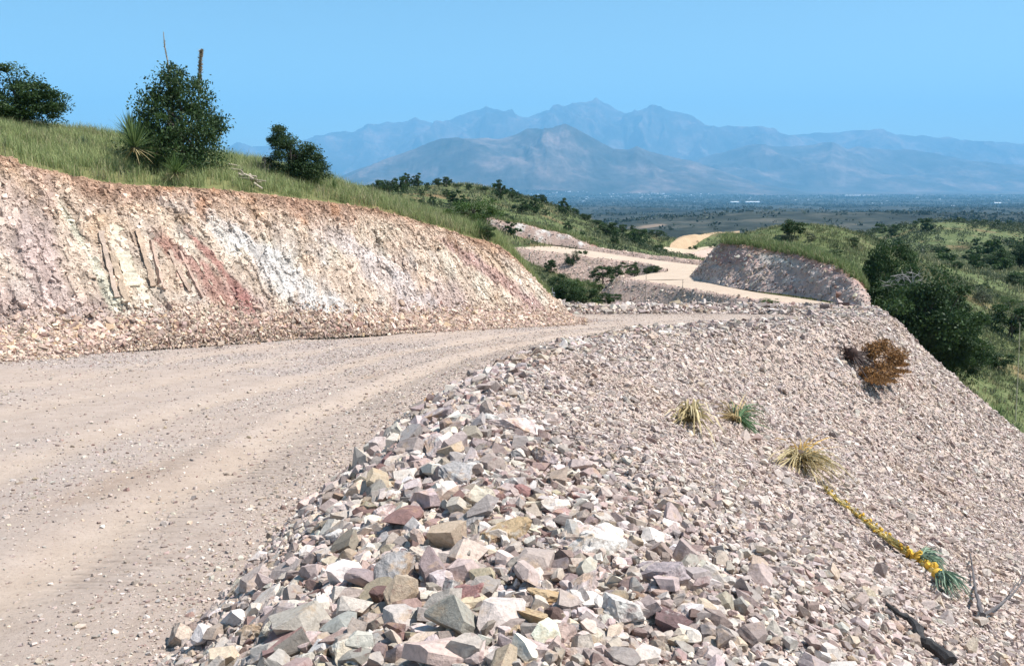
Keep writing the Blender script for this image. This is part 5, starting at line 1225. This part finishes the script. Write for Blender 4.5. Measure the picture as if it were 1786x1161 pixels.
fan("fibres", b, [onf(1375, 792, .2), onf(1395, 790, .25), onf(1410, 797, .25)], 60, k * 6, k * 2.4, (.28, .17, .05), (.55, .36, .12), 58, e, b, .4, .2)
lump("core", b + np.array([0, 0, k * 4]), k * 12, (.11, .075, .06), e, b); tag(e, "large dry yucca head with a dark round core at the top of the yellow stalk", "dead plant")
def yellow_stalk():
    path = [onf(x, y, .04) for x, y in ((1436, 858), (1462, 882), (1490, 903), (1518, 925), (1545, 948), (1570, 966), (1598, 984), (1622, 1003))]
    b = path[0]; e = empty("fallen_yucca_stem", tuple(b)); r = np.random.default_rng(61); q = cr(path, 60); k = np.linalg.norm(b) / FPX
    V, F, C = join([tube(q, np.linspace(k * 2.0, k * 3.6, 60), 6)], (.60, .44, .14)); link("stem", new_mesh("stem", V - b, F, C), M_wood, e)
    n = 420; t = (r.random(n) ** .85 * 59); i = t.astype(int); d = np.gradient(q, axis=0)[i]; d /= np.linalg.norm(d, axis=1, keepdims=True)
    d = d + unit(n, r) * .20; L = k * r.uniform(10, 30, n); w = np.cross(d, unit(n, r)); w /= np.linalg.norm(w, axis=1, keepdims=True); sp = unit(n, r) * k * 4.5
    t_ = r.random((n, 1)); cols = np.array((.22, .21, .10)) * (1 - t_) + np.array((.75, .62, .26)) * t_
    V, F, C = quads(q[i] + sp + np.array([0, 0, k * 2]), d, w, L, np.full(n, k * 1.6), cols); link("dry_leaves", new_mesh("dry_leaves", V - b, F, C), M_grass, e)
    pos = []; szs = []
    for j in range(95):
        u_ = r.random() ** .7; c = q[int(u_ * 59)] + unit(1, r)[0] * k * 5 + np.array([0, 0, k * 3]); pos.append(c - b); szs.append(k * r.uniform(2.0, 4.4) * (.7 + .9 * (u_ > .78)))
    lbV, lbF = facet_rock(750, 1); r_i = np.argsort(-np.array(szs))[:80]; lms = []
    for q3 in range(4):
        lm = new_mesh("leaf_base", lbV * np.array([1, .75, .6]), lbF, lum_jit((.70, .42, .06), 1, .3).repeat(len(lbV), 0) * (.6 + .2 * q3)); lm.materials.append(M_wood); lms.append(lm)
    for q3 in r_i:
        o3 = bpy.data.objects.new("leaf_base", lms[int(q3) % 4]); COL.objects.link(o3); o3.parent = e; o3.location = tuple(pos[q3]); o3.scale = (szs[q3],) * 3; o3.rotation_euler = tuple(r.uniform(0, 3, 3))
    tag(e, "long fallen yucca stem with bright yellow leaf bases pointing down the embankment", "dead plant")
    for nm, c0, tips, sd_, lab in (("first", (1600, 985), [(1640, 985), (1645, 1000), (1650, 1012), (1628, 978)], 62, "upper blue-green leaf tuft at the lower end of the yellow stem"), ("second", (1632, 1014), [(1685, 1030), (1688, 1048), (1680, 1060), (1660, 1050), (1670, 1022)], 63, "lower blue-green leaf tuft beside the forked twig")):
        rt = onf(*c0, .10); e2 = empty("leaf_tuft", tuple(rt)); fan("green_leaves", rt, [onf(x, y, .14) for x, y in tips], 130, k * 4, k * 1.9, *BLUEG, sd_, e2, rt, .13, .14)
        lump("leaf_base", rt, k * (7.5 if sd_ == 63 else 6), (.72, .44, .07), e2, rt, seed=sd_); tag(e2, lab, "leaf tuft")
yellow_stalk()
def log_(name, pix, r0, r1, col, label, cat, h=.05, wig=.0, seed=0, branches=()):
    q = np.array([onf(x, y, h) for x, y in pix]); k = np.linalg.norm(q[0]) / FPX; r = np.random.default_rng(seed); c = cr(q, 26); c += r.normal(size=c.shape) * wig * k
    tb = [tube(c, np.linspace(r0 * k, r1 * k, 26) * (1 + .18 * r.normal(size=26)), 8)]
    for br, ra, rb in branches:
        qq = np.array([onf(x, y, hh) for x, y, hh in br]); tb.append(tube(cr(qq, 12), np.linspace(ra * k, rb * k, 12), 6))
    V, F, C = join(tb, col); C = C * (1 + .5 * fbm(V[:, 0] * 25, V[:, 1] * 25, V[:, 2] * 25, seed=seed))[:, None]
    o = link(name, new_mesh(name, V - q[0], F, C), M_wood, loc=tuple(q[0])); return tag(o, label, cat)
log_("charred_branch", [(1537, 1064), (1556, 1078), (1577, 1090), (1594, 1108), (1602, 1130), (1622, 1143), (1652, 1166)], 3.2, 10.5, (.055, .052, .052), "thick charred black branch at the bottom right of the embankment", "branch", .04, .7, 5)
log_("forked_twig", [(1686, 974), (1690, 1000), (1696, 1040), (1706, 1088)], .9, 1.7, (.13, .115, .115), "thin grey forked twig standing out of the stones at the right", "twig", .12, .3, 6,
     branches=[([(1706, 1088, .10), (1735, 1072, .16), (1762, 1050, .2), (1778, 1024, .26), (1788, 1000, .3)], 1.3, .6), ([(1758, 1053, .2), (1772, 1030, .3), (1776, 1012, .33)], 0.7, .4), ([(1690, 1000, .13), (1684, 985, .2)], .6, .3)])
q = onf(752, 700, .05)
log_("small_stick", [(743, 712), (750, 703), (760, 696)], 1.6, 1.0, (.40, .22, .10), "short orange brown stick at the top end of the berm", "stick", .12, .2, 7)
# tall dry stalk and spiky plant at the right edge, standing below the embankment
def right_plant():
    for px, Y, rp_, lab in ((1772, 43.0, 1.0, "spiky yellow-green plant at the right edge beyond the embankment"),):
        x = (px - CX) / FPX * Y * .99; z = -.298 * Y; zz = float(terr(x, Y)); e = empty("sotol_plant", (x, Y, max(z, zz)), 1.0); e.scale = (1.5, 1.5, 1.5)
        for nm, me in (("leaves", SOT[0]), ("core", CORE)):
            o = bpy.data.objects.new(nm, me); COL.objects.link(o); o.parent = e
        tag(e, lab, "plant")
        stalk("dry_flower_stalk", [P(1771, 735, Y + .3), P(1774, 680, Y + .3), P(1777, 620, Y + .2), P(1779, 562, Y)], .028, .010, "tall thin pale stalk rising from the spiky plant at the right edge", "stalk", (.7, 1.0, .05, 120), (.40, .40, .30))
right_plant()
for px, y0, y1, lab in ((1127, 532, 480, "left of the three thin dry stalks beyond the far berm"), (1191, 532, 488, "tallest middle one of the three thin dry stalks beyond the far berm"), (1232, 534, 508, "shortest of the three thin dry stalks beyond the far berm")):
    Y = 47.0; stalk("dry_stalk", [P(px - 2, y0 + 12, Y), P(px - 1, (y0 + y1) / 2, Y), P(px, y1, Y)], .016, .008, lab, "stalk", (.5, 1.0, .05, 90), (.26, .22, .19))
# striped marker panel at the tip of the rock cut
def marker():
    Y = 46.6; b = P(963, 540, Y); k = Y / FPX; e = empty("road_marker", tuple(b)); c = P(963.5, 519, Y) - b
    def box(x0, x1, y0, y1, z0, z1):
        v = np.array([(x, y, z) for x in (x0, x1) for y in (y0, y1) for z in (z0, z1)], float); f = np.array([(0, 1, 3, 2), (4, 6, 7, 5), (0, 4, 5, 1), (2, 3, 7, 6), (0, 2, 6, 4), (1, 5, 7, 3)]); return v, f
    w, h = 4.2 * k, 9.5 * k
    v, f = box(c[0] - w, c[0] + w, -.01, .01, c[2] - h, c[2] + h); link("panel", new_mesh("panel", v, f), mat_plain("white_paint", (.8, .8, .8)), e)
    sv, sf = [], []; mb = mat_plain("black_paint", (.03, .03, .03))
    n = 4
    for i in range(n):
        zc = c[2] - h + (i + .5) * 2 * h / n; a = .45 * h / n * 1.1; sl_ = .55 * h / 2; q = [(c[0] - w + .002, zc + sl_ * .6 - a), (c[0] + w - .002, zc - sl_ * .6 - a), (c[0] + w - .002, zc - sl_ * .6 + a), (c[0] - w + .002, zc + sl_ * .6 + a)]
        q = [(x, min(max(z, c[2] - h + .003), c[2] + h - .003)) for x, z in q]
        off_ = len(sv); sv += [(x, -.013, z) for x, z in q]; sf.append([off_, off_ + 1, off_ + 2, off_ + 3])
    link("stripes", new_mesh("stripes", np.array(sv), np.array(sf)), mb, e)
    v, f = box(c[0] - .02, c[0] + .02, .012, .045, -.6, c[2] + h + 8 * k); link("post", new_mesh("post", v, f), mat_plain("pale_post", (.55, .55, .52)), e)
    tag(e, "white road marker with dark diagonal stripes on a thin post by the cut's tip", "sign")
marker()

# ------------------------------------------------------------------ town in the valley
B_val = bvh_of(G_val[::1, ::1])
def house_mesh(w, d, h, roof):
    x, y = w / 2, d / 2; v = [(-x, -y, 0), (x, -y, 0), (x, y, 0), (-x, y, 0), (-x, -y, h), (x, -y, h), (x, y, h), (-x, y, h), (-x, 0, h + roof), (x, 0, h + roof)]
    q = [(0, 1, 5, 4), (1, 2, 6, 5), (2, 3, 7, 6), (3, 0, 4, 7), (4, 5, 9, 8), (6, 7, 8, 9)]; t = [(5, 6, 9), (7, 4, 8)]
    return np.array(v, float), [np.array(q), np.array(t)]
MH = [mat_plain("pale_wall_paint", (.8, .78, .74)), mat_plain("white_roof_paint", (.85, .85, .85)), mat_plain("tan_wall_paint", (.62, .52, .42))]
HM = []
for i, (w, d, h, rf) in enumerate(((22, 14, 6, 3), (34, 16, 6, 3), (16, 12, 5, 3))):
    v, f = house_mesh(w, d, h, rf); me = new_mesh("house", v, f); me.materials.append(MH[i]); HM.append(me)
r = np.random.default_rng(71); cnt = 0
while cnt < 230:
    u_ = r.random(); px = r.normal(1130, 130) if u_ < .55 else r.uniform(620, 1786); py = r.normal(336, 7) if u_ < .55 else r.normal(343, 8)
    if not (300 < py < 372) or px < 560: continue
    q, n = cast(B_val, px, py)
    if q is None: continue
    if q[1] < 5200: continue
    o = bpy.data.objects.new("house", HM[int(r.integers(0, 3))]); COL.objects.link(o); s_ = r.uniform(.4, 1.0) * (q[1] / 9000) ** .5; o.location = (q[0], q[1], q[2] - 1); o.rotation_euler = (0, 0, r.uniform(0, 3.14)); o.scale = (s_, s_, s_)
    tag(o, "tiny pale house of the hazy town on the valley floor", "house", "houses of the valley town"); cnt += 1
for px, py, L_, lab in ((1281, 354, 14, "left of the two long white sheds in the valley town"), (1312, 354, 24, "right of the two long white sheds in the valley town"), (1500, 342, 52, "longest pale industrial building far right in the valley"), (1162, 343, 9, "white warehouse in the middle of the valley town"), (1738, 356, 14, "white shed at the far right of the valley")):
    q, n = cast(B_val, px, py)
    if q is None: continue
    v, f = house_mesh(L_ * q[1] / FPX, 50, 9, 4); e = empty("long_shed", tuple(q - np.array([0, 0, 1])))
    me = new_mesh("walls", v[:8], np.array([(0, 1, 5, 4), (1, 2, 6, 5), (2, 3, 7, 6), (3, 0, 4, 7)])); link("walls", me, MH[0], e)
    v2 = v[4:].copy() + np.array([0, 0, .3]); link("roof", new_mesh("roof", v2, [np.array([(0, 1, 5, 4), (2, 3, 4, 5)]), np.array([(1, 2, 5), (3, 0, 4)])]), MH[1], e)
    tag(e, lab, "shed")

# ------------------------------------------------------------------ haze
hz = bpy.data.meshes.new("haze")
hx0, hx1, hy0, hy1, hz0, hz1 = -80000, 80000, -300, 34000, -260, 2750
hv = [(x, y, z) for x in (hx0, hx1) for y in (hy0, hy1) for z in (hz0, hz1)]
hz.from_pydata(hv, [], [(0, 1, 3, 2), (4, 6, 7, 5), (0, 4, 5, 1), (2, 3, 7, 6), (0, 2, 6, 4), (1, 5, 7, 3)]); hz.update()
hm_ = bpy.data.materials.new("haze"); hm_.use_nodes = True; nt = hm_.node_tree; nt.nodes.remove(nt.nodes["Principled BSDF"])
pv = N(nt, "ShaderNodeVolumePrincipled"); pv.inputs["Color"].default_value = (.27, .64, 1.0, 1); pv.inputs["Density"].default_value = 6.2e-5; pv.inputs["Anisotropy"].default_value = 0.0
nt.links.new(pv.outputs[0], nt.nodes["Material Output"].inputs["Volume"])
o = link("haze", hz, hm_); tag(o, "blue haze filling the valley air", "haze", None, 'stuff')
